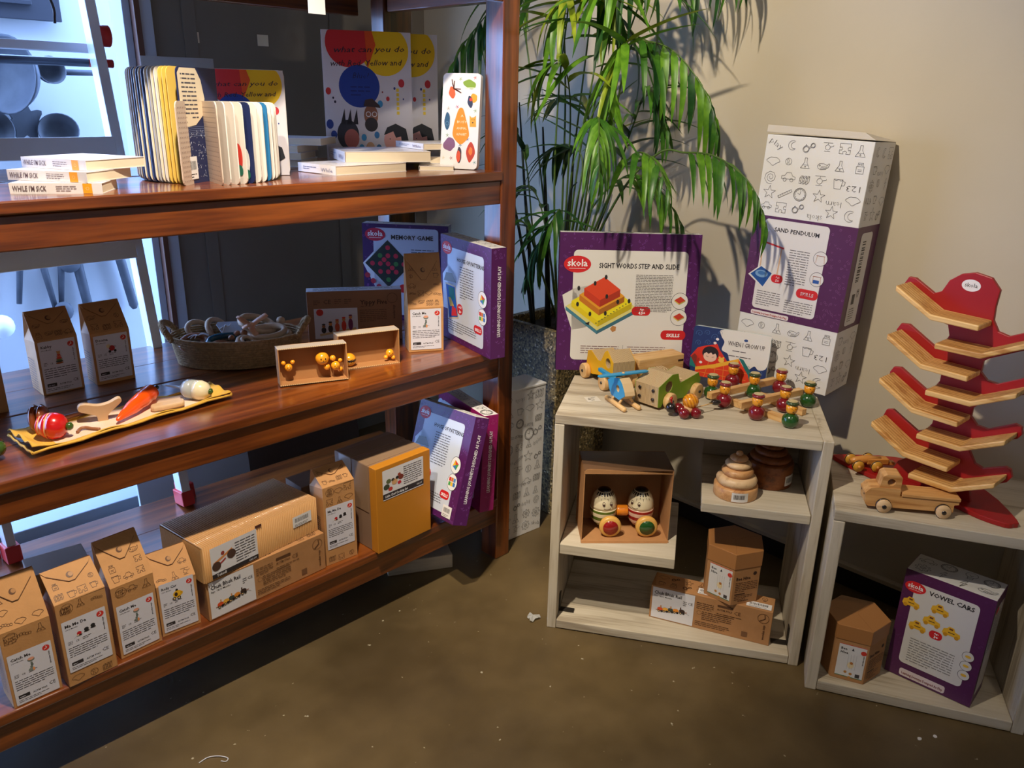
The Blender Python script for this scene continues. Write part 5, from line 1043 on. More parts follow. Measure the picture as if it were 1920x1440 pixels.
for x, y, red, rz, lab in ((1.968, 1.134, 0, -50, 'green peg doll at the left end of the rear wooden beam'), (2.110, 1.150, 1, -50, 'maroon peg doll nearest the picture book cover'), (1.936, 1.074, 1, -50, 'maroon peg doll at the left between the two long beams'), (2.190, 1.105, 0, -45, 'green peg doll farthest back, at the lower right corner of the picture book'),
    (2.075, 1.060, 0, -50, 'green peg doll in the middle between the two long beams'), (2.165, 1.022, 1, -45, 'maroon peg doll at the right end of the rear wooden beam'), (1.918, .962, 1, -50, 'maroon peg doll standing in front of the short cross beam'), (2.032, .940, 1, -45, 'maroon peg doll right behind the front green one'), (2.120, .912, 0, -40, 'green peg doll at the far right end of the front beam'), (1.935, .872, 0, -45, 'green peg doll nearest the front right crate corner')):
    if red in protos: d = dup(protos[red], (x, y, ZC), (0, 0, rz), lab)
    else: d = protos[red] = doll(red); d.location = (x, y, ZC); d.rotation_euler = (0, 0, rad(rz)); d['label'] = lab
def beam(lab, a, b, z, s=.0185, name='wooden_beam'):
    a, b = Vector(a), Vector(b); d = b-a; l = d.length
    o = MB().box(-l/2, l/2, -s/2, s/2, 0, s).build(name, pine('X', 'b'), bevel=.0008); o.location = ((a.x+b.x)/2, (a.y+b.y)/2, z); o.rotation_euler = (0, 0, math.atan2(d.y, d.x)); return tag(o, lab, 'toy')
beam('short pine beam end lying between the front maroon and green dolls', (1.955, .900), (1.976, 1.140), ZC+.0002, .0185, 'short_beam'); beam('short pine beam lying under the right ends of the long beams', (2.045, .885), (2.085, 1.085), ZC+.0002, .0185, 'short_beam')
beam('long pine beam at the back of the peg dolls', (1.915, 1.110), (2.185, 1.050), ZC+.0192); beam('long pine beam nearer the crate front among the peg dolls', (1.912, 1.013), (2.150, .950), ZC+.0192)
# ladybird toy
t = thing('beetle_toy', 'pull-along beetle toy with ringed yellow ball back and maroon wheels', 'toy', (1.795, 1.105, ZC), (0, 0, -35))
mb = MB(); prof = [(.022*math.sin(PI*i/16)+(.0006 if i % 2 else 0), -.022*math.cos(PI*i/16)) for i in range(17)]; mb.lathe(prof, 26, Matrix.Translation((.012, .006, .040))@Matrix.Rotation(rad(70), 4, 'Y'), mis=[0 if i % 2 else 1 for i in range(16)]); mb.build('ringed_ball', [YEL, lacquer('amber', (206, 124, 20))], t)
MB().lathe([(.001, -.026), (.010, -.024), (.0125, -.01), (.0125, .02), (.010, .026), (.001, .027)], 18, Matrix.Translation((.0, 0, .018))@Matrix.Rotation(PI/2, 4, 'Y'), mis=[1, 1, 0, 1, 1]).build('body', [CUT, MAR], t)
for x, y in ((-.014, -.019), (.020, -.019), (-.014, .024), (.020, .024)): MB().ball((x, y, .0150), .0150).build('wheel', MAR, t)
MB().ball((-.044, .004, .025), .0150).build('head', BLK, t); MB().tube([(-.044, .0, .038), (-.05, -.004, .052)], .0022).ball((-.05, -.004, .053), .0034, seg=8, rings=6).tube([(-.042, .008, .038), (-.042, .010, .050)], .0022).ball((-.042, .010, .051), .0034, seg=8, rings=6).build('antenna', lacquer('red', (196, 24, 22)), t)
MB().tube([(.03, .0, .024), (.085, .022, .026)], .0016, 6).build('pull_stick', pine('X'), t); MB().ball((.096, .026, .026), .0085, sx=1.8).build('pull_bead', BLK, t)
# layered plywood vehicles
PLYX, PLYY = plywood('plywood_y', 1, 330), None
def ply_vehicle(name, label, loc, rz, outline, hole, depth, paint, wheels, wr, recess=None):
    t = thing(name, label, 'toy car', loc, (0, 0, rz)); M = Matrix.Translation((0, depth/2, 0))@Matrix.Rotation(PI/2, 4, 'X')
    outs = [outline]+([hole] if hole else [])
    v, f = shape_mesh(outs, depth-.002, .0008); MB().add([M@Vector(p) for p in v], f).build('plywood_body', PLYX, t)
    for y in (.0004, depth-.0004):
        v, f = shape_mesh(outs, .0012); M2 = Matrix.Translation((0, y, 0))@Matrix.Rotation(PI/2, 4, 'X'); MB().add([M2@Vector(p) for p in v], f).build('painted_side', paint, t)
    for x, y in wheels:
        w_ = MB().lathe([(.001, -.009), (wr-.002, -.009), (wr, -.006), (wr, .006), (wr-.002, .009), (.001, .009)], 28, Matrix.Translation((x, y, wr))@Matrix.Rotation(PI/2, 4, 'X')).build('wheel', pine('Z', 'w'), t, .0006)
        sg = -1 if y < depth/2 else 1; MB().lathe([(.001, -.0016), (.0045, -.0016), (.0045, .0016), (.001, .0016)], 14, Matrix.Translation((x, y+sg*.0098, wr))@Matrix.Rotation(PI/2, 4, 'X')).build('hub', BLK, w_)
    return t
GP = mat('lime_paint', (122, 164, 30), .4); YP = mat('yellow_paint', (240, 180, 30), .4); BP = mat('sky_paint', (46, 150, 200), .4)
go = [(-.103, .010), (-.106, .070), (-.045, .095), (-.018, .092), (-.006, .062), (.030, .066), (.084, .074), (.098, .052), (.092, .026), (.080, .024)]+[(.055+.026*math.cos(rad(a)), .006+.026*math.sin(rad(a))) for a in range(30, 171, 20)]+[(.020, .012)]+[(-.062+.027*math.cos(rad(a)), .0+.027*math.sin(rad(a))) for a in range(40, 141, 20)]+[(-.090, .008)]
t = ply_vehicle('plywood_truck', 'lime green and plywood toy truck with round window, middle of the crate top', (1.868, 1.176, ZC), -1.3, go, circle(-.058, .062, .0165), .082, GP, [(-.062, -.010), (.068, -.010), (-.062, .092), (.068, .092)], .0235)
for x, z in ((-.1065, .03), (-.1068, .056)):
    for y in (.018, .064): MB().lathe([(.001, -.0012), (.005, -.0012), (.005, .0012), (.001, .0012)], 12, Matrix.Translation((x-.0005, y, z))@Matrix.Rotation(PI/2, 4, 'Y')).build('headlight', BLK, t)
MB().box(.002, .078, .012, .07, .0615, .0655).build('cargo_bed', mat('bed_wood', (214, 184, 140), .6), t)
yo = [(-.075, .018), (-.066, .086), (-.046, .093), (.0, .074), (.018, .076), (.040, .112), (.055, .120), (.092, .092), (.092, .050), (.070, .042), (.010, .030), (-.03, .02)]
t = ply_vehicle('plywood_truck', 'yellow and plywood toy truck at the crate\'s back left corner', (1.822, 1.445, ZC), -112.4, yo, circle(.062, .082, .0155), .075, YP, [(-.060, -.010), (.062, -.010), (-.060, .085), (.062, .085)], .0235)
ho = [(-.060, .055), (-.030, .068), (.001, .078), (.020, .066), (.036, .046), (.040, .036), (.012, .016), (-.034, .016), (-.05, .032)]
t = thing('toy_helicopter', 'blue toy helicopter with long rotor blade on two wooden skids', 'toy helicopter', (1.705, 1.285, ZC), (0, 0, -113.5))
v, f = shape_mesh([ho, circle(-.0, .046, .0105, 16)], .032, .0008); M = Matrix.Translation((0, .026, .006))@Matrix.Rotation(PI/2, 4, 'X'); MB().add([M@Vector(p) for p in v], f).build('plywood_body', mat('bed_wood', (214, 184, 140), .6), t)
v, f = shape_mesh([ho, circle(-.0, .046, .0105, 16)], .0022); M = Matrix.Translation((0, .0088, .006))@Matrix.Rotation(PI/2, 4, 'X'); MB().add([M@Vector(p) for p in v], f).build('painted_side', BP, t)
MB().box(-.058, -.150, .022, .034, .055, .066).build('tail', BP, t, .002)
rb = MB().prism(smooth_closed([(-.073, -.008), (0, -.0095), (.073, -.008), (.076, 0), (.073, .008), (0, .0095), (-.073, .008), (-.076, 0)], 2), -.0022, .0022).build('rotor_blade', BP, t, .0006); rb.location = (-.002, .024, .094); rb.rotation_euler = (0, 0, rad(91)); MB().lathe([(.001, -.012), (.004, -.012), (.004, .004), (.001, .005)], 12).build('rotor_pin', pine('Z'), rb)
for y in (.004, .050):
    MB().tube([(-.052, y, .0075), (.050, y, .0075)], [.0072, .0072], 12).ball((.05, y, .0075), .0072).ball((-.052, y, .0075), .0072).build('skid', pine('X'), t)
    for x in (-.022, .018): MB().tube([(x, y, .012), (x, .026+(y-.026)*.45, .030)], .0038, 8).build('strut', pine('Z'), t)
# natural wood block lorry behind
t = thing('block_lorry', 'natural wood toy lorry with long box body behind the plywood trucks', 'toy car', (1.978, 1.340, ZC), (0, 0, -18))
MB().box(-.085, .085, -.026, .036, .030, .084).build('box_body', pine('X', 'o'), t, .003)
MB().box(-.060, -.002, -.075, -.032, .022, .062).build('cab', plywood('stripe_pine', 0, 120), t, .008)
for x in (-.055, .0, .055): MB().lathe([(.001, -.007), (.015, -.007), (.015, .007), (.001, .007)], 20, Matrix.Translation((x, -.034, .0155))@Matrix.Rotation(PI/2, 4, 'X')).build('wheel', pine('Z', 'w'), t, .001)
MB().box(-.075, .075, -.020, .03, .014, .030).build('chassis', pine('X', 'o'), t, .001)
MB().box(.062, .082, -.0268, -.0262, .062, .068).build('slot', BLK, t)
# When I Grow Up picture book
w_, h_ = .238, .158
t = thing('board_book', 'board book with a child asleep under a red quilt, leaning on the tall box', 'book', (2.145, 1.190, ZC+.0015), (-6, 0, -75))
P = Print(); P.rrect(0, 0, w_, h_, .010, (226, 222, 216), 0); ol = [(x-w_/2, y) for x, y in P.items[0][0]]; P.items = []
for k in range(4): MB().prism(ol, -.011+k*.0048, -.0082+k*.0048, 'XZ').build('board_page', CVW if k % 2 else mat('page_teal', (170, 200, 196), .5), t)
NV = (24, 48, 104); P.rrect(.0, 0, w_, h_, .010, NV, 0)
for x, y, r in ((.02, .135, .012), (.045, .14, .01), (.07, .13, .012), (.02, .105, .01), (.05, .11, .01), (.085, .145, .008), (.2, .02, .01), (.22, .04, .01), (.18, .05, .01)): P.line([(x+r*q/14*math.cos(q*.7), y+r*q/14*math.sin(q*.7)) for q in range(2, 15)], .0012, (70, 104, 160), 1)
P.poly(smooth_closed([(.095, .158), (.232, .158), (.238, .148), (.238, .066), (.215, .05), (.2, .06), (.18, .045), (.155, .062), (.125, .064), (.115, .085), (.095, .095), (.1, .12), (.088, .138)], 4), (226, 222, 216), 1)
P.text(.112, .112, .02, 'WHEN I GROW UP', (60, 50, 52), 3, .008, 0, wd=.112); P.ell(.165, .134, .006, (40, 70, 130), 3, .004); P.text(.128, .096, .0085, 'written by Noelia Menon', (60, 50, 52), 3, -.01, -1, wd=.07) if False else P.lorem(.128, .096, .07, 1, .008, (90, 80, 82), 3); P.lorem(.118, .080, .09, 1, .008, (90, 80, 82), 3)
P.poly([(0, .06), (.02, .09), (.045, .1), (.08, .11), (.09, .092), (.118, .06), (.085, .035), (.02, .03)], (214, 46, 26), 2); P.poly([(0, .055), (.012, .07), (.03, .055), (.02, .025), (0, .03)], (24, 120, 120), 2)
P.poly([(.02, .028), (.075, .045), (.15, .075), (.185, .03), (.198, 0), (.02, 0)], (222, 60, 24), 3); P.poly([(.02, .028), (.075, .045), (.15, .075), (.152, .064), (.08, .034), (.02, .018)], (236, 176, 50), 4); P.poly([(.15, .078), (.165, .075), (.2, .03), (.215, 0), (.196, 0), (.185, .03)], (24, 110, 110), 4)
for k in range(5): P.line([(.05+k*.03, .0), (.06+k*.024, .05)], .0012, (240, 150, 60), 5)
for k in range(2): P.line([(.03, .014+k*.016), (.18, .012+k*.022)], .0012, (240, 150, 60), 5)
P.ell(.062, .078, .026, (34, 22, 30), 5, .022); P.ell(.062, .068, .021, (236, 196, 176), 6, .017); P.poly([(.042, .074), (.05, .088), (.075, .09), (.084, .074), (.078, .08), (.07, .075), (.064, .081), (.056, .075), (.05, .08)], (34, 22, 30), 7); P.line([(.05, .068), (.057, .066)], .001, (60, 40, 40), 7); P.line([(.068, .066), (.075, .068)], .001, (60, 40, 40), 7)
P.ell(.098, .062, .009, (240, 190, 80), 5, .008); P.ell(.092, .07, .003, (240, 190, 80), 5); P.ell(.104, .07, .003, (240, 190, 80), 5)
for x, y in ((.035, .045), (.078, .125), (.072, .112)): P.ell(x, y, .005, (236, 226, 226), 4, .004)
P.build('cover_print', t, (-w_/2, -.011, 0))

# ------------------------------------------------------------ inside the larger crate
eb = Vector((1.748, 1.262, .2925)); EA = -43
w_, d_, h_ = .257, .135, .228
t = thing('display_box', 'open kraft display box holding two joined egg figures on the left ledge', 'toy box', tuple(eb), (0, 0, EA)); th = .003
for nm, a in (('back_wall', (-w_/2, w_/2, d_/2-th, d_/2, 0, h_)), ('bottom_wall', (-w_/2, w_/2, -d_/2, d_/2-th, 0, th)), ('side_wall', (-w_/2, -w_/2+th, -d_/2, d_/2-th, th, h_-th)), ('side_wall', (w_/2-th, w_/2, -d_/2, d_/2-th, th, h_-th))): MB().box(*a).build(nm, KRAFT, t, .0006)
MB().box(-w_/2, w_/2, -d_/2, d_/2-th, h_-th, h_).build('top_wall', mat('taped_kraft', (112, 82, 58), .3), t, .0006)
o, f = shape_mesh([[(-w_/2, 0), (w_/2, 0), (w_/2-.004, .002), (-w_/2+.02, .026), (-w_/2+.008, .024), (-w_/2, .014)]], .002); MB().add([Matrix.Translation((0, -d_/2, h_-.012))@Matrix.Rotation(PI/2, 4, 'X')@Vector((p[0], -p[1]*0+p[1]*.6, p[2])) for p in o], f).build('tuck_flap', KRAFT, t)
MB().box(-w_/2, w_/2, -d_/2-.010, -d_/2, 0, .003).box(-w_/2-.001, w_/2-.004, -d_/2-.014, -d_/2, -.0 , .0012).build('tuck_flap', KRAFT, t)
CW = lacquer('ivory', (226, 212, 176)); OLV = lacquer('olive_green', (84, 104, 32)); CRS = lacquer('crimson', (150, 24, 24)); PNK = lacquer('pink_ivory', (222, 184, 160)); YWD = mat('yellow_wood', (220, 168, 84), .35)
t = thing('egg_figures', 'pair of egg-shaped figures with striped bodies joined by an orange link', 'toy', tuple(eb+Vector((0, 0, .0032))), (0, 0, EA))
for x, cs, yaw in ((-.055, (OLV, CW), 8), (.056, (CRS, PNK), -38)):
    zb = .012; prof = [(.012, zb), (.026, zb+.006), (.033, zb+.016), (.036, zb+.026), (.0385, zb+.038), (.040, zb+.050), (.040, zb+.058), (.0395, zb+.060)]
    b = MB().lathe(prof, 30, mis=[1, 0, 1, 0, 1, 0, 1]).build('striped_body', list(cs), t, loc=(x, .008, 0))
    hd = MB().lathe([(.0385, 0), (.0388, .008), (.036, .026), (.030, .042), (.020, .054), (.010, .0595), (.001, .061)], 30).build('head', CW, t, loc=(x, .008, zb+.0605), rot=(0, 0, yaw))
    def hp(a, z): 
        r = [(.0388, .008), (.036, .026), (.030, .042), (.020, .054), (.010, .0595)]
        for (r0, z0), (r1, z1) in zip(r, r[1:]):
            if z0 <= z <= z1: rr = r0+(r1-r0)*(z-z0)/(z1-z0); break
        else: rr = .0388 if z < .008 else .008
        rr += .0006; return Vector((rr*math.sin(rad(a)), -rr*math.cos(rad(a)), z))
    mb = MB()
    for k in range(-4, 5):
        a = k*17+3; zl = .030+.006*(k % 2); vs = [hp(a-7, .052), hp(a+7, .052), hp(a, (.052+zl)/2)*1.004, hp(a+1, zl), hp(a-3.5, .045), hp(a+4, .045)]; mb.add(vs, [(0, 4, 3, 5, 1)])
    mb.lathe([(.0205, .0536), (.0165, .0572), (.0105, .0602), (.001, .0618)], 24); mb.build('hair', BLK, hd)
    mb = MB()
    for a in (-16, 19): mb.tube([hp(a+6.5*math.cos(q), .0225+.0062*math.sin(q)) for q in [2*PI*i/14 for i in range(14)]], .0005, 5, closed=True); mb.ball(hp(a, .0195), .0036, seg=10, rings=8)
    mb.tube([hp(a, .0065+.0035*((a/15)**2)*.9) for a in range(-15, 20, 5)], .0006, 5); mb.build('face', lacquer('dark_red_line', (60, 26, 22)), hd)
for x, c_ in ((-.041, CRS), (.0665, DGR)):
    wl = MB().lathe([(.001, -.010), (.028, -.010), (.032, -.006), (.033, 0), (.032, .006), (.028, .010), (.001, .010)], 30, Matrix.Translation((x, -.046, .033))@Matrix.Rotation(PI/2, 4, 'X')).build('wheel', YWD, t)
    MB().lathe([(.001, -.0008), (.0225, -.0008), (.0225, .0008), (.001, .0008)], 28, Matrix.Translation((x, -.0565, .033))@Matrix.Rotation(PI/2, 4, 'X')).build('hub_disc', c_, wl)
    MB().lathe([(.001, -.009), (.030, -.009), (.033, 0), (.030, .009), (.001, .009)], 26, Matrix.Translation((x, .050, .033))@Matrix.Rotation(PI/2, 4, 'X')).build('wheel', YWD, t)
MB().lathe([(.001, -.017), (.015, -.017), (.0165, -.014), (.0165, .014), (.015, .017), (.001, .017)], 24, Matrix.Translation((.0, .004, .060))@Matrix.Rotation(PI/2, 4, 'Y')).build('link', lacquer('orange_link', (226, 130, 30)), t)
# wooden ring stackers
def stacker(label, loc, levels, m1, m2, rz):
    t = thing('ring_stacker', label, 'toy', loc, (0, 0, rz)); z = 0
    for i, (r, h_) in enumerate(levels):
        if i == 0: pr_ = [(.001, 0), (r-.002, 0), (r, .002), (r, h_-.003), (r-.003, h_), (.001, h_)]
        else: pr_ = [(.001, z), (r-.008, z), (r, z+h_*.5), (r-.006, z+h_), (.001, z+h_)] if False else [(.001, z), (r-.006, z), (r-.001, z+h_*.3), (r, z+h_*.55), (r-.004, z+h_*.85), (r-.010, z+h_), (.001, z+h_)]
        MB().lathe(pr_, 32).build('base' if i == 0 else 'ring', (m1, m2)[i % 2], t); z += h_+.0006
    MB().ball((0, 0, z+.005), .010, sz=.8).build('knob', m1, t); return t
LW, LW2 = wood('light_beech', [(178, 122, 72), (206, 154, 100), (214, 164, 110)], 'X', 3, .4, 0, .6, .05), wood('pale_beech', [(196, 156, 112), (220, 184, 138), (224, 190, 146)], 'X', 3, .4, 0, .5, .05)
t = stacker('light wood ring stacker, the front one on the right ledge', (1.872, .972, .4792), [(.060, .034), (.056, .027), (.044, .021), (.036, .018), (.025, .015)], LW, LW2, 0)
def curved_sticker(t, r, z, ang, w_=.045, h_=.027):
    mb = MB(); pl = [palette((226, 222, 216)), palette(INK)]
    def q(u, v, e): a = rad(ang)+u/r; return ((r+e)*math.cos(a), (r+e)*math.sin(a), z+v)
    n = 8; mb.add([q(-w_/2+w_*i/n, v, .0004) for v in (0, h_) for i in range(n+1)], [(i, i+1, n+2+i, n+1+i) for i in range(n)], 0)
    u = -w_*.38
    while u < w_*.3: b = random.uniform(.0006, .0018); mb.add([q(u, .008, .0007), q(u+b, .008, .0007), q(u+b, h_*.8, .0007), q(u, h_*.8, .0007)], [(0, 1, 2, 3)], 1); u += b+random.uniform(.0008, .0016)
    mb.build('price_sticker', pl, t)
curved_sticker(t, .060, .003, 222)
DKW = wood('dark_stained', [(96, 50, 22), (132, 72, 32), (144, 84, 40)], 'X', 3, .45, 0, .5, .05)
t = stacker('dark wood ring stacker with a tall base behind the light one', (2.015, .950, .4792), [(.066, .070), (.058, .018), (.046, .017), (.034, .015), (.023, .013)], DKW, DKW, 0)
curved_sticker(t, .066, .012, 268, .04, .03)
# hexagonal boxes
def hexbox(label, loc, rz, a, h_, lid, name='hexagonal_box', labface=3, extra=True):
    t = thing(name, label, 'toy box', loc, (0, 0, rz)); hx = [(a*math.cos(PI/3*k), a*math.sin(PI/3*k)) for k in range(6)]; s_ = (a+.0022)/a
    MB().prism(hx, 0, h_-.012).build('carton', KRAFT, t, .001); MB().prism([(x*s_, y*s_) for x, y in hx], h_-lid, h_).build('lid', mat('kraft_lid', (170, 116, 66), .45), t, .0015)
    mb = MB()
    for k in (0, 1, 2): 
        p = Vector((hx[k*2][0], hx[k*2][1], 0)); q = p*.05; d = Vector((-p.y, p.x, 0)).normalized()*.0004; mb.add([q-d+Vector((0, 0, h_+.0006)), p-d+Vector((0, 0, h_+.0006)), p+d+Vector((0, 0, h_+.0006)), q+d+Vector((0, 0, h_+.0006))], [(0, 1, 2, 3)])
    mb.build('lid_seam', KRAFT_D, t)
    def face(k): p, q = Vector((*hx[k], 0)), Vector((*hx[(k+1) % 6], 0)); return p, (q-p)
    p, u = face(labface); P = Print(); L_ = a
    P.rect(L_*.12, .012, L_*.82, h_*.60, (222, 220, 218), 0); P.rect(L_*.12, .012+h_*.6-.002, L_*.82, .002, (206, 70, 40), 1); P.rect(L_*.12, .012, L_*.82, .002, (70, 130, 90), 1)
    P.text(L_*.18, h_*.6-.006, .0105, 'Bee', INK, 2, .02); P.text(L_*.18, h_*.6-.018, .0105, 'Hive', INK, 2, .02); P.poly([(L_*.5, h_*.57), (L_*.58, h_*.57), (L_*.54, h_*.62)], (40, 40, 50), 2)
    for q in (-.1, -.02, .06, .14): P.line([(L_*(.54+q), h_*.5), (L_*(.54+q), h_*.22)], .0004, (150, 150, 150), 2)
    P.ell(L_*.86, h_*.57, .007, (206, 60, 46), 2); P.text(L_*.9, h_*.34, .0055, 'wooden toys', INK, 2, .02, 90, wd=.03); P.ell(L_*.54, h_*.3, .008, (236, 216, 170), 2, .01); P.ell(L_*.56, h_*.34, .004, (180, 110, 40), 3)
    for x, y in ((.42, .16), (.58, .14), (.56, .07)): P.ell(L_*x, h_*y, .004, (190, 130, 60), 2)
    P.rect(L_*.72, .016, .011, .011, (70, 66, 66), 2); P.build('label', t, p, u, (0, 0, 1), label='white printed sticker')
    p, u = face((labface+1) % 6); P = Print()
    P.text(L_*.1, h_*.48, .015, 'Bee Hive', (60, 36, 22), 1, .022, wd=L_*.55); P.lorem(L_*.1, h_*.42, L_*.84, 6, .0058, (80, 50, 30), 1); P.rrect(L_*.1, h_*.19, L_*.4, .004, .001, (80, 50, 30), 1); P.lorem(L_*.1, h_*.16, L_*.7, 3, .0055, (80, 50, 30), 1); P.text(L_*.25, h_*.05, .007, 'WARNING!', (60, 36, 22), 1, .02); P.ell(L_*.8, h_*.58, .006, (60, 36, 22), 1); P.build('side_print', t, p, u, (0, 0, 1)); return t
h1b = hexbox('hexagonal kraft box standing on the train box in the larger crate', (1.918, .975, .1448), 208.5-240+4, .086, .168, .05, labface=3)
hexbox('hexagonal kraft box inside the smaller crate', (1.9916, .6317, .0335), 231.3-240, .084, .170, .045, labface=3)

# ------------------------------------------------------------ marble tree and toy cars on the smaller crate
ZD = .549
tm = (2.136, .586, ZD); TA = -93.42
REDW = mat('red_painted_board', (158, 20, 20), .4, var=.05, vs=10)
t = thing('marble_tree', 'tall red marble-run tree with eight V-shaped pine trays on a leaf base', 'toy', tm, (0, 0, TA))
def tl(x, y): a = rad(-TA); dx, dy = x-tm[0], y-tm[1]; return (dx*math.cos(a)-dy*math.sin(a), dx*math.sin(a)+dy*math.cos(a))
lf = smooth_closed([tl(*p) for p in ((2.138, .815), (2.160, .822), (2.190, .793), (2.268, .700), (2.285, .60), (2.231, .451), (2.111, .347), (2.085, .345), (2.068, .362), (2.069, .42), (2.089, .49), (2.085, .6), (2.100, .70))], 3)
MB().prism(lf, .0003, .0135).build('base', REDW, t, .002)
ol = [(-.078, .013), (-.062, .06), (-.03, .085), (-.004, .105), (-.03, .10), (-.115, .150), (-.122, .172), (-.116, .192), (-.10, .197), (-.03, .158), (-.010, .166), (.003, .19), (.004, .207), (-.03, .216), (-.12, .272), (-.126, .296), (-.118, .312), (-.10, .315), (-.03, .274), (-.012, .282), (.0, .305), (.0, .325), (-.03, .333), (-.122, .388), (-.129, .412), (-.12, .43), (-.1, .432), (-.03, .390), (-.010, .399), (.0, .425), (-.008, .45), (-.04, .457), (-.122, .512), (-.130, .535), (-.122, .552), (-.106, .552), (-.055, .522), (-.038, .530), (-.025, .56), (.0, .58), (.03, .588), (.067, .581), (.09, .555), (.088, .515), (.09, .482), (.105, .458), (.13, .452), (.19, .482), (.21, .482), (.220, .462), (.21, .445), (.175, .430), (.1, .39), (.088, .380), (.088, .351), (.105, .335), (.13, .333), (.185, .364), (.205, .364), (.215, .345), (.205, .33), (.17, .312), (.1, .27), (.088, .258), (.088, .235), (.105, .217), (.13, .215), (.185, .247), (.2, .243), (.205, .225), (.198, .212), (.17, .197), (.1, .16), (.103, .145), (.12, .118), (.14, .112), (.187, .134), (.2, .130), (.206, .112), (.198, .096), (.165, .075), (.12, .05), (.13, .013)]
v, f = shape_mesh([ol], .013, .0015); MB().add([Matrix.Rotation(PI/2, 4, 'X')@Vector(p) for p in v], f).build('tree_board', REDW, t)
TRM = wood('tray_pine', [(186, 128, 62), (222, 172, 100), (234, 190, 124)], 'X', 2.2, .45, 0, .4, .05)
def tray(pts):
    th = .014; lo = pts; up = [(x, z+th) for x, z in pts][::-1]; mb = MB().prism(lo+up, -.090, -.0068, 'XZ')
    o = mb.build('tray', TRM, t, .003)
    g = MB(); q = [(x, z+th) for x, z in pts]
    for y in (-.082, -.070, -.058, -.046, -.034, -.022):
        for (x0, z0), (x1, z1) in zip(q, q[1:]): g.add([(x0, y-.0012, z0+.0004), (x1, y-.0012, z1+.0004), (x1, y+.0012, z1+.0004), (x0, y+.0012, z0+.0004)], [(0, 1, 2, 3)])
    g.build('groove', mat('groove_brown', (176, 120, 62), .6), o)
for z0 in (.528, .403, .286, .165): tray([(-.116, z0), (-.022, z0-.055), (.088, z0-.059)])
for z0 in (.406, .286, .169, .058): tray([(.0, z0), (.105, z0), (.196, z0+.047)])
P = Print(); P.ell(0, 0, .0215, (226, 220, 214), 0, .0145, 30); P.text(0, -.004, .0145, 'skola', INK, 2, .0, 0, 'c', wd=None); P.items[-1] = P.items[-1]; P.build('badge', t, (.026, -.0066, .556), label='white oval badge')
# natural lorry
t = thing('toy_lorry', 'pine toy lorry with flat bed and round cab window in front of the red tree', 'toy car', (1.975, .545, ZD), (0, 0, -55.3)); D_ = .052
def sideprism(pts, y0, y1, nm, m, bev=.002, holes=()):
    v, f = shape_mesh([pts]+list(holes), y1-y0, 0); o = MB().add([Matrix.Translation((0, (y0+y1)/2, 0))@Matrix.Rotation(PI/2, 4, 'X')@Vector(p) for p in v], f).build(nm, m, t, bev); return o
PT = wood('toy_pine', [(176, 118, 62), (208, 154, 92), (222, 172, 112)], 'X', 2.6, .45, 0, .8, .05)
sideprism([(-.112, .016), (-.116, .045), (-.104, .060), (-.084, .063), (-.034, .063), (-.034, .044), (.104, .044), (.104, .036), (.094, .034), (.094, .014), (-.104, .010)], 0, D_, 'chassis', PT)
sideprism([(-.084, .0632), (-.079, .092), (-.07, .098), (-.040, .098), (-.034, .092), (-.034, .0632)], .004, D_-.004, 'cab', PT, .002, [circle(-.058, .078, .0095, 16)])
MB().box(-.030, .106, -.003, D_+.003, .0445, .053).build('cargo_bed', PT, t, .0015)
for x in (-.070, .069):
    for y in (-.008, D_+.008):
        wl = MB().lathe([(.001, -.006), (.0165, -.006), (.0175, -.004), (.0175, .006), (.001, .006)] if y > 0 else [(.001, -.006), (.0175, -.006), (.0175, .004), (.0165, .006), (.001, .006)], 24, Matrix.Translation((x, y, .0178))@Matrix.Rotation(PI/2, 4, 'X')).build('wheel', LW2, t)
        MB().lathe([(.001, -.001), (.0055, -.001), (.0055, .001), (.001, .001)], 14, Matrix.Translation((x, y+(-.0068 if y < 0 else .0068), .0178))@Matrix.Rotation(PI/2, 4, 'X')).build('hub', BLK, wl)
        MB().lathe([(.0176, -.003), (.0186, -.002), (.0186, .002), (.0176, .003)], 24, Matrix.Translation((x, y*.5 if y < 0 else y-.004, .0178))@Matrix.Rotation(PI/2, 4, 'X')).build('tyre', BLK, wl)
for y in (.012, .040): MB().ball((-.115, y, .038), .003, sx=.4, seg=8, rings=6).build('headlight', BLK, t)
# small racing car
t = thing('toy_racer', 'small yellow-wheeled wooden car behind the pine lorry on the red base', 'toy car', (2.128, .728, ZD+.0138), (0, 0, -42))
OC = wood('orange_pine', [(176, 110, 44), (204, 136, 60), (214, 150, 76)], 'X', 3, .4, .1, .3, .05)
MB().tube([(-.045, 0, .020), (-.03, 0, .024), (.0, 0, .026), (.04, 0, .024)], [.007, .010, .012, .009], 10).build('body', OC, t); MB().box(.0, .06, -.012, .012, .014, .030).box(.03, .08, -.008, .008, .010, .020).build('tail', OC, t, .002)
for x, y in ((-.032, -.024), (-.032, .024), (.018, -.028), (.018, .028)):
    wl = MB().lathe([(.001, -.006), (.013, -.006), (.0155, -.003), (.0155, .004), (.001, .006)], 20, Matrix.Translation((x, y, .0162))@Matrix.Rotation(PI/2, 4, 'X')).build('wheel', mat('yellow_ochre_wood', (206, 150, 50), .4), t)
    MB().lathe([(.0154, -.002), (.0166, 0), (.0154, .003)], 20, Matrix.Translation((x, y, .0162))@Matrix.Rotation(PI/2, 4, 'X')).build('tyre', BLK, wl)
    MB().ball((x, y+(.007 if y > 0 else -.007), .0162), .0045, seg=8, rings=6).build('hub', OC, wl)

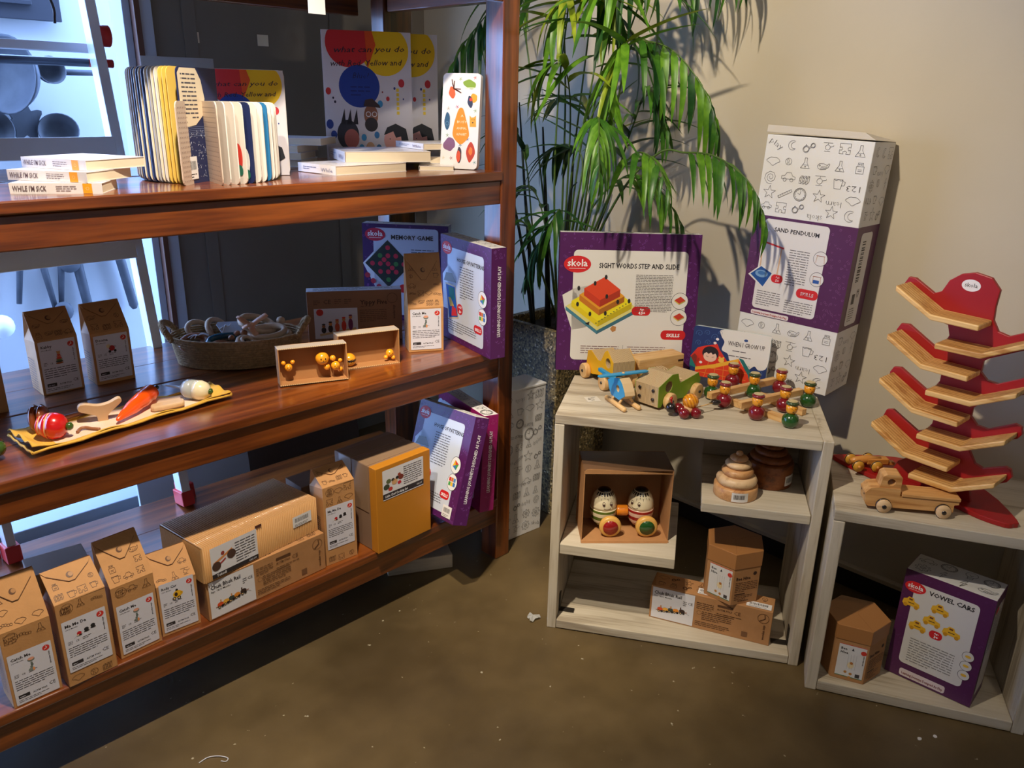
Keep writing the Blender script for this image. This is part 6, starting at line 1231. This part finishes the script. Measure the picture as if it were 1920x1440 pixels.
# ------------------------------------------------------------ planter and palm
tp = thing('planter', 'square speckled terrazzo planter in the corner behind the crate', 'planter', (2.205, 1.965, 0))
TZ_ = terrazzo(); wa, wb, ph = .150, .152, .73
def ringwall(a0, a1, z0, z1, th, mb):
    vs = []
    for z, a in ((z0, a0), (z1, a1)):
        for s_ in (a, a-th):
            vs += [(-s_, -s_, z), (s_, -s_, z), (s_, s_, z), (-s_, s_, z)]
    fs = []
    for k in range(4): k2 = (k+1) % 4; fs += [(k, k2, 8+k2, 8+k), (4+k2, 4+k, 12+k, 12+k2), (8+k, 8+k2, 12+k2, 12+k), (4+k, 4+k2, k2, k)]
    return mb.add(vs, fs)
ringwall(wa-.004, wb, 0, ph, .028, MB()).build('pot', TZ_, tp, .004); MB().box(-.12, .12, -.12, .12, ph-.06, ph-.035).build('soil', mat('soil', (44, 34, 26), .95, var=.4, vs=60, bump=1, bs=90), tp)
pm = thing('palm', 'tall areca palm with drooping green fronds growing in the terrazzo planter', 'plant', (2.205, 1.965, ph-.035)); PO = Vector(pm.location)
LG = [leafmat('leaf_bright', (74, 122, 26), (106, 154, 40)), leafmat('leaf_mid', (48, 96, 26), (74, 122, 36)), leafmat('leaf_dark', (24, 62, 26), (42, 88, 36)), leafmat('leaf_yellow', (122, 146, 30), (156, 170, 48))]
STM = mat('palm_stem', (72, 96, 36), .5); CANE = mat('palm_cane', (22, 32, 18), .4)
def leaf_mesh(m, droop, wd, tw=0.0):
    mb = MB(); n = 8; vs = []
    for i in range(n+1):
        t_ = i/n; x = t_*(1-.18*droop*t_); z = -droop*t_*t_*.6; w_ = wd*min(1, (t_*6+.25))*(1-t_**2.2)**.8+.0006; c_ = math.cos(tw*t_); s_ = math.sin(tw*t_)
        vs += [(x, -w_*c_, z-w_*s_*.0+w_*.35), (x, 0, z), (x, w_*c_, z+w_*.35)]
    mb.add(vs, [(3*i+k, 3*i+3+k, 3*i+4+k, 3*i+1+k) for i in range(n) for k in (0, 1)], 0, True); return mb.mesh('leaflet', m)
LM = [[leaf_mesh(m, d, .068) for d in (.25, .7, 1.1)] for m in LG]
def frond(pts, leaf, n, mats_, droop=1, start=.3, spread=48, r=.0045, seed=0, gmul=.35, sides=(-1, 1), side_ref=None):
    rg = random.Random(seed); q = spline(pts, 10); N_ = len(q); q = [p-PO for p in q]
    fo = MB().tube(q, [r*(1-.75*i/N_) for i in range(N_)], 6).build('frond', STM, pm)
    for k in range(n):
        t_ = start+(1-start)*(k+.5)/n; i = min(N_-2, int(t_*(N_-1))); p = q[i].lerp(q[i+1], t_*(N_-1)-i); d = (q[i+1]-q[i]).normalized()
        ref = Vector(side_ref) if side_ref else Vector((0, 0, 1)); sd = d.cross(ref)
        if sd.length < .2: sd = d.cross(Vector((-.75, -.65, 0)))
        sd.normalize(); s_ = sides[k % len(sides)]; sp = rad(spread*(1-.55*t_)*rg.uniform(.85, 1.15))
        dd = (d*math.cos(sp)+sd*s_*math.sin(sp)+Vector((0, 0, -gmul*rg.uniform(.5, 1.4)))+Vector((rg.uniform(-.16, .16), rg.uniform(-.16, .16), rg.uniform(-.12, .12)))).normalized()
        lx = (2.405-(p+PO).x)/(leaf*1.05)
        if dd.x > lx: dd.x = lx; dd.normalize()
        up = Vector((0, 0, 1))
        if abs(dd.z) > .9: up = Vector((-.75, -.66, .1))
        y_ = up.cross(dd).normalized(); z_ = dd.cross(y_)
        L_ = leaf*rg.uniform(.8, 1.12)*(math.sin(PI*min(1, .22+.72*t_))**.5); m = rg.choice(mats_)
        o = bpy.data.objects.new('leaflet', LM[m][min(2, max(0, int(droop+rg.choice((-.4, 0, .4))+.5)))]); C.objects.link(o); o.parent = fo
        M = Matrix((dd, y_, z_)).transposed().to_4x4(); M.translation = p; o.matrix_local = M@Matrix.Diagonal((L_, L_*rg.uniform(.75, 1.1)*.85, L_, 1))
    return fo
B0 = (2.20, 1.95, .72)
frond([B0, (2.22, 2.1, 1.35), (2.25, 2.21, 1.74), (2.25, 2.31, 1.9), (2.25, 2.41, 1.81), (2.25, 2.55, 1.7), (2.25, 2.66, 1.57)], .30, 20, (1, 2), 1, .45, 50, seed=1, gmul=.8)
frond([B0, (2.15, 1.91, 1.49), (2.15, 1.95, 1.82), (2.12, 2.00, 1.95), (2.10, 2.04, 1.93)], .36, 14, (0, 3, 1), 1, .62, 50, seed=2, gmul=.9)
frond([B0, (2.12, 1.82, 1.27), (2.1, 1.74, 1.65), (2.05, 1.66, 1.86), (2.0, 1.60, 1.90)], .34, 18, (0, 1), 1, .45, 46, seed=3, gmul=.7)
frond([B0, (2.1, 1.74, 1.13), (2.05, 1.62, 1.57), (2.02, 1.57, 1.67), (2.0, 1.60, 1.58), (2.0, 1.62, 1.42)], .27, 22, (3, 0, 0), 0, .5, 62, seed=4, gmul=.15)
frond([B0, (2.15, 1.75, 1.15), (2.15, 1.66, 1.64), (2.15, 1.58, 1.68), (2.15, 1.47, 1.64), (2.15, 1.36, 1.53), (2.15, 1.31, 1.42)], .26, 24, (1, 0, 2), 1, .4, 50, seed=5, gmul=1.1)
frond([B0, (2.08, 1.62, 1.2), (2.08, 1.47, 1.36), (2.08, 1.37, 1.37), (2.06, 1.27, 1.37), (2.04, 1.18, 1.34), (2.03, 1.11, 1.29), (2.02, 1.05, 1.19)], .19, 26, (0, 1, 1), 1, .42, 46, seed=6, gmul=.6)
frond([B0, (2.1, 1.81, 1.11), (2.1, 1.78, 1.32), (2.1, 1.86, 1.37), (2.1, 1.95, 1.33)], .25, 14, (1, 2), 1, .55, 55, seed=7, gmul=.5)
frond([B0, (2.12, 1.78, 1.11), (2.12, 1.62, 1.28), (2.12, 1.49, 1.26), (2.12, 1.38, 1.15)], .22, 18, (1, 0), 1, .4, 50, seed=9, gmul=.4)
frond([B0, (2.2, 1.76, 1.14), (2.2, 1.66, 1.43), (2.2, 1.60, 1.55), (2.2, 1.52, 1.42)], .26, 20, (2, 1), 1, .35, 50, seed=10, gmul=.5)
frond([B0, (2.25, 1.84, 1.42), (2.25, 1.65, 1.9), (2.25, 1.51, 1.95), (2.25, 1.34, 1.90)], .30, 20, (1, 2), 1, .5, 45, seed=11, gmul=1.2)
frond([B0, (2.2, 1.86, 1.17), (2.2, 1.83, 1.41), (2.18, 1.90, 1.52), (2.16, 2.02, 1.50)], .26, 18, (3, 0, 1), 0, .4, 55, seed=12, gmul=.25)
frond([B0, (2.08, 1.75, 1.15), (1.98, 1.64, 1.42), (1.88, 1.54, 1.46), (1.80, 1.47, 1.40), (1.75, 1.42, 1.30)], .22, 18, (0, 1), 1, .42, 50, seed=16, gmul=.5)
frond([B0, (2.08, 1.70, 1.10), (2.0, 1.52, 1.34), (1.93, 1.38, 1.36), (1.88, 1.28, 1.28)], .20, 14, (1, 0), 1, .45, 48, seed=17, gmul=.5)
frond([B0, (2.12, 1.86, 1.2), (2.05, 1.80, 1.50), (2.0, 1.80, 1.62), (1.96, 1.84, 1.60)], .30, 14, (3, 0), 1, .5, 58, seed=18, gmul=.5)
frond([B0, (2.15, 1.80, 1.4), (2.12, 1.70, 1.75), (2.08, 1.60, 1.93), (2.05, 1.50, 1.96)], .34, 16, (1, 2, 0), 2, .5, 42, seed=19, gmul=1.1)
frond([B0, (2.10, 1.90, 1.2), (2.06, 1.86, 1.55), (2.02, 1.80, 1.76), (1.98, 1.78, 1.80), (1.95, 1.80, 1.72)], .30, 18, (3, 0, 0), 1, .5, 60, seed=21, gmul=.45)
frond([B0, (2.18, 1.90, 1.2), (2.16, 1.84, 1.62), (2.12, 1.78, 1.80), (2.08, 1.70, 1.82), (2.06, 1.62, 1.74)], .28, 18, (1, 0, 3), 1, .45, 56, seed=22, gmul=.6)
for (x0, y0), (x1, y1, z1), r in (((2.14, 2.02), (2.12, 2.10, 1.5), .010), ((2.18, 1.98), (2.16, 2.02, 1.42), .012), ((2.22, 1.94), (2.22, 1.92, 1.40), .010), ((2.24, 1.90), (2.26, 1.84, 1.30), .009), ((2.14, 1.90), (2.10, 1.80, 1.25), .008), ((2.10, 1.98), (2.10, 2.20, 1.45), .008)):
    q = [(x0, y0, .70), (x0+(x1-x0)*.3, y0+(y1-y0)*.25, .95), (x0+(x1-x0)*.7, y0+(y1-y0)*.6, 1.2), (x1, y1, z1)]; qq = [p-PO for p in spline(q, 5)]; MB().tube(qq, [r*(1-.8*i/len(qq)) for i in range(len(qq))], 8).build('cane', CANE, pm)
yp = thing('palm', 'young dark palm shoots low at the left side of the planter', 'plant', (2.12, 1.90, ph-.035)); pm = yp; PO = Vector(yp.location)
frond([B0, (2.03, 1.80, 1.05), (2.0, 1.80, 1.12), (1.98, 1.86, 1.04), (1.97, 1.90, .92)], .24, 16, (1, 2, 2), 1, .4, 50, seed=8, gmul=.4)
frond([B0, (2.1, 1.90, .95), (2.1, 1.97, 1.17), (2.08, 2.04, 1.22), (2.05, 2.10, 1.14)], .22, 14, (2, 1), 1, .4, 50, seed=14, gmul=.4)
frond([B0, (2.06, 1.92, .95), (2.02, 1.96, 1.10), (1.97, 2.00, 1.08), (1.94, 2.03, .98)], .22, 14, (2, 1), 1, .35, 55, seed=23, gmul=.3)
frond([B0, (2.05, 1.84, 1.0), (2.0, 1.78, 1.16), (1.95, 1.76, 1.15), (1.93, 1.78, 1.06)], .20, 12, (1, 2), 1, .4, 55, seed=24, gmul=.4)
frond([B0, (2.10, 1.98, 1.0), (2.08, 2.02, 1.30), (2.05, 2.06, 1.42), (2.01, 2.12, 1.40)], .22, 14, (2, 2, 1), 1, .45, 50, seed=25, gmul=.4)

# ------------------------------------------------------------ little things on the floor
mb = MB(); rg = random.Random(4); pts = []
for k in range(14): a = 2*PI*k/14; r_ = .018*rg.uniform(.5, 1.2); pts.append((r_*math.cos(a)*1.4, r_*math.sin(a), rg.uniform(.002, .012)))
mb.add(pts+[(0, 0, .014)], [(k, (k+1) % 14, 14) for k in range(14)]); tag(mb.build('plastic_scrap', mat('clear_plastic', (220, 220, 214), .1, trans=.5), loc=(1.535, 1.412, .0005)), 'crumpled clear plastic scrap on the floor by the crate\'s left foot', 'scrap')
tag(MB().tube(spline([(.0, 0, 0), (.02, .012, .001), (.045, .01, .001), (.065, .0, 0), (.062, -.01, 0), (.05, -.006, 0)], 5), .0012, 5).build('thread', mat('white_string', (214, 214, 220), .7), loc=(.545, 1.565, .0016), rot=(0, 0, -30)), 'short white thread curled on the floor in front of the shelf', 'thread')
for i, (x, y) in enumerate(((1.888, .395), (1.925, .370))): tag(MB().prism([(.006*math.cos(a)*rg.uniform(.6, 1.2), .005*math.sin(a)) for a in [2*PI*k/9 for k in range(9)]], 0, .0012).build('paper_crumb', WHITE_PAPER, loc=(x, y, .0004)), ('left white crumb on the floor before the smaller crate', 'right white crumb on the floor before the smaller crate')[i], 'crumb')
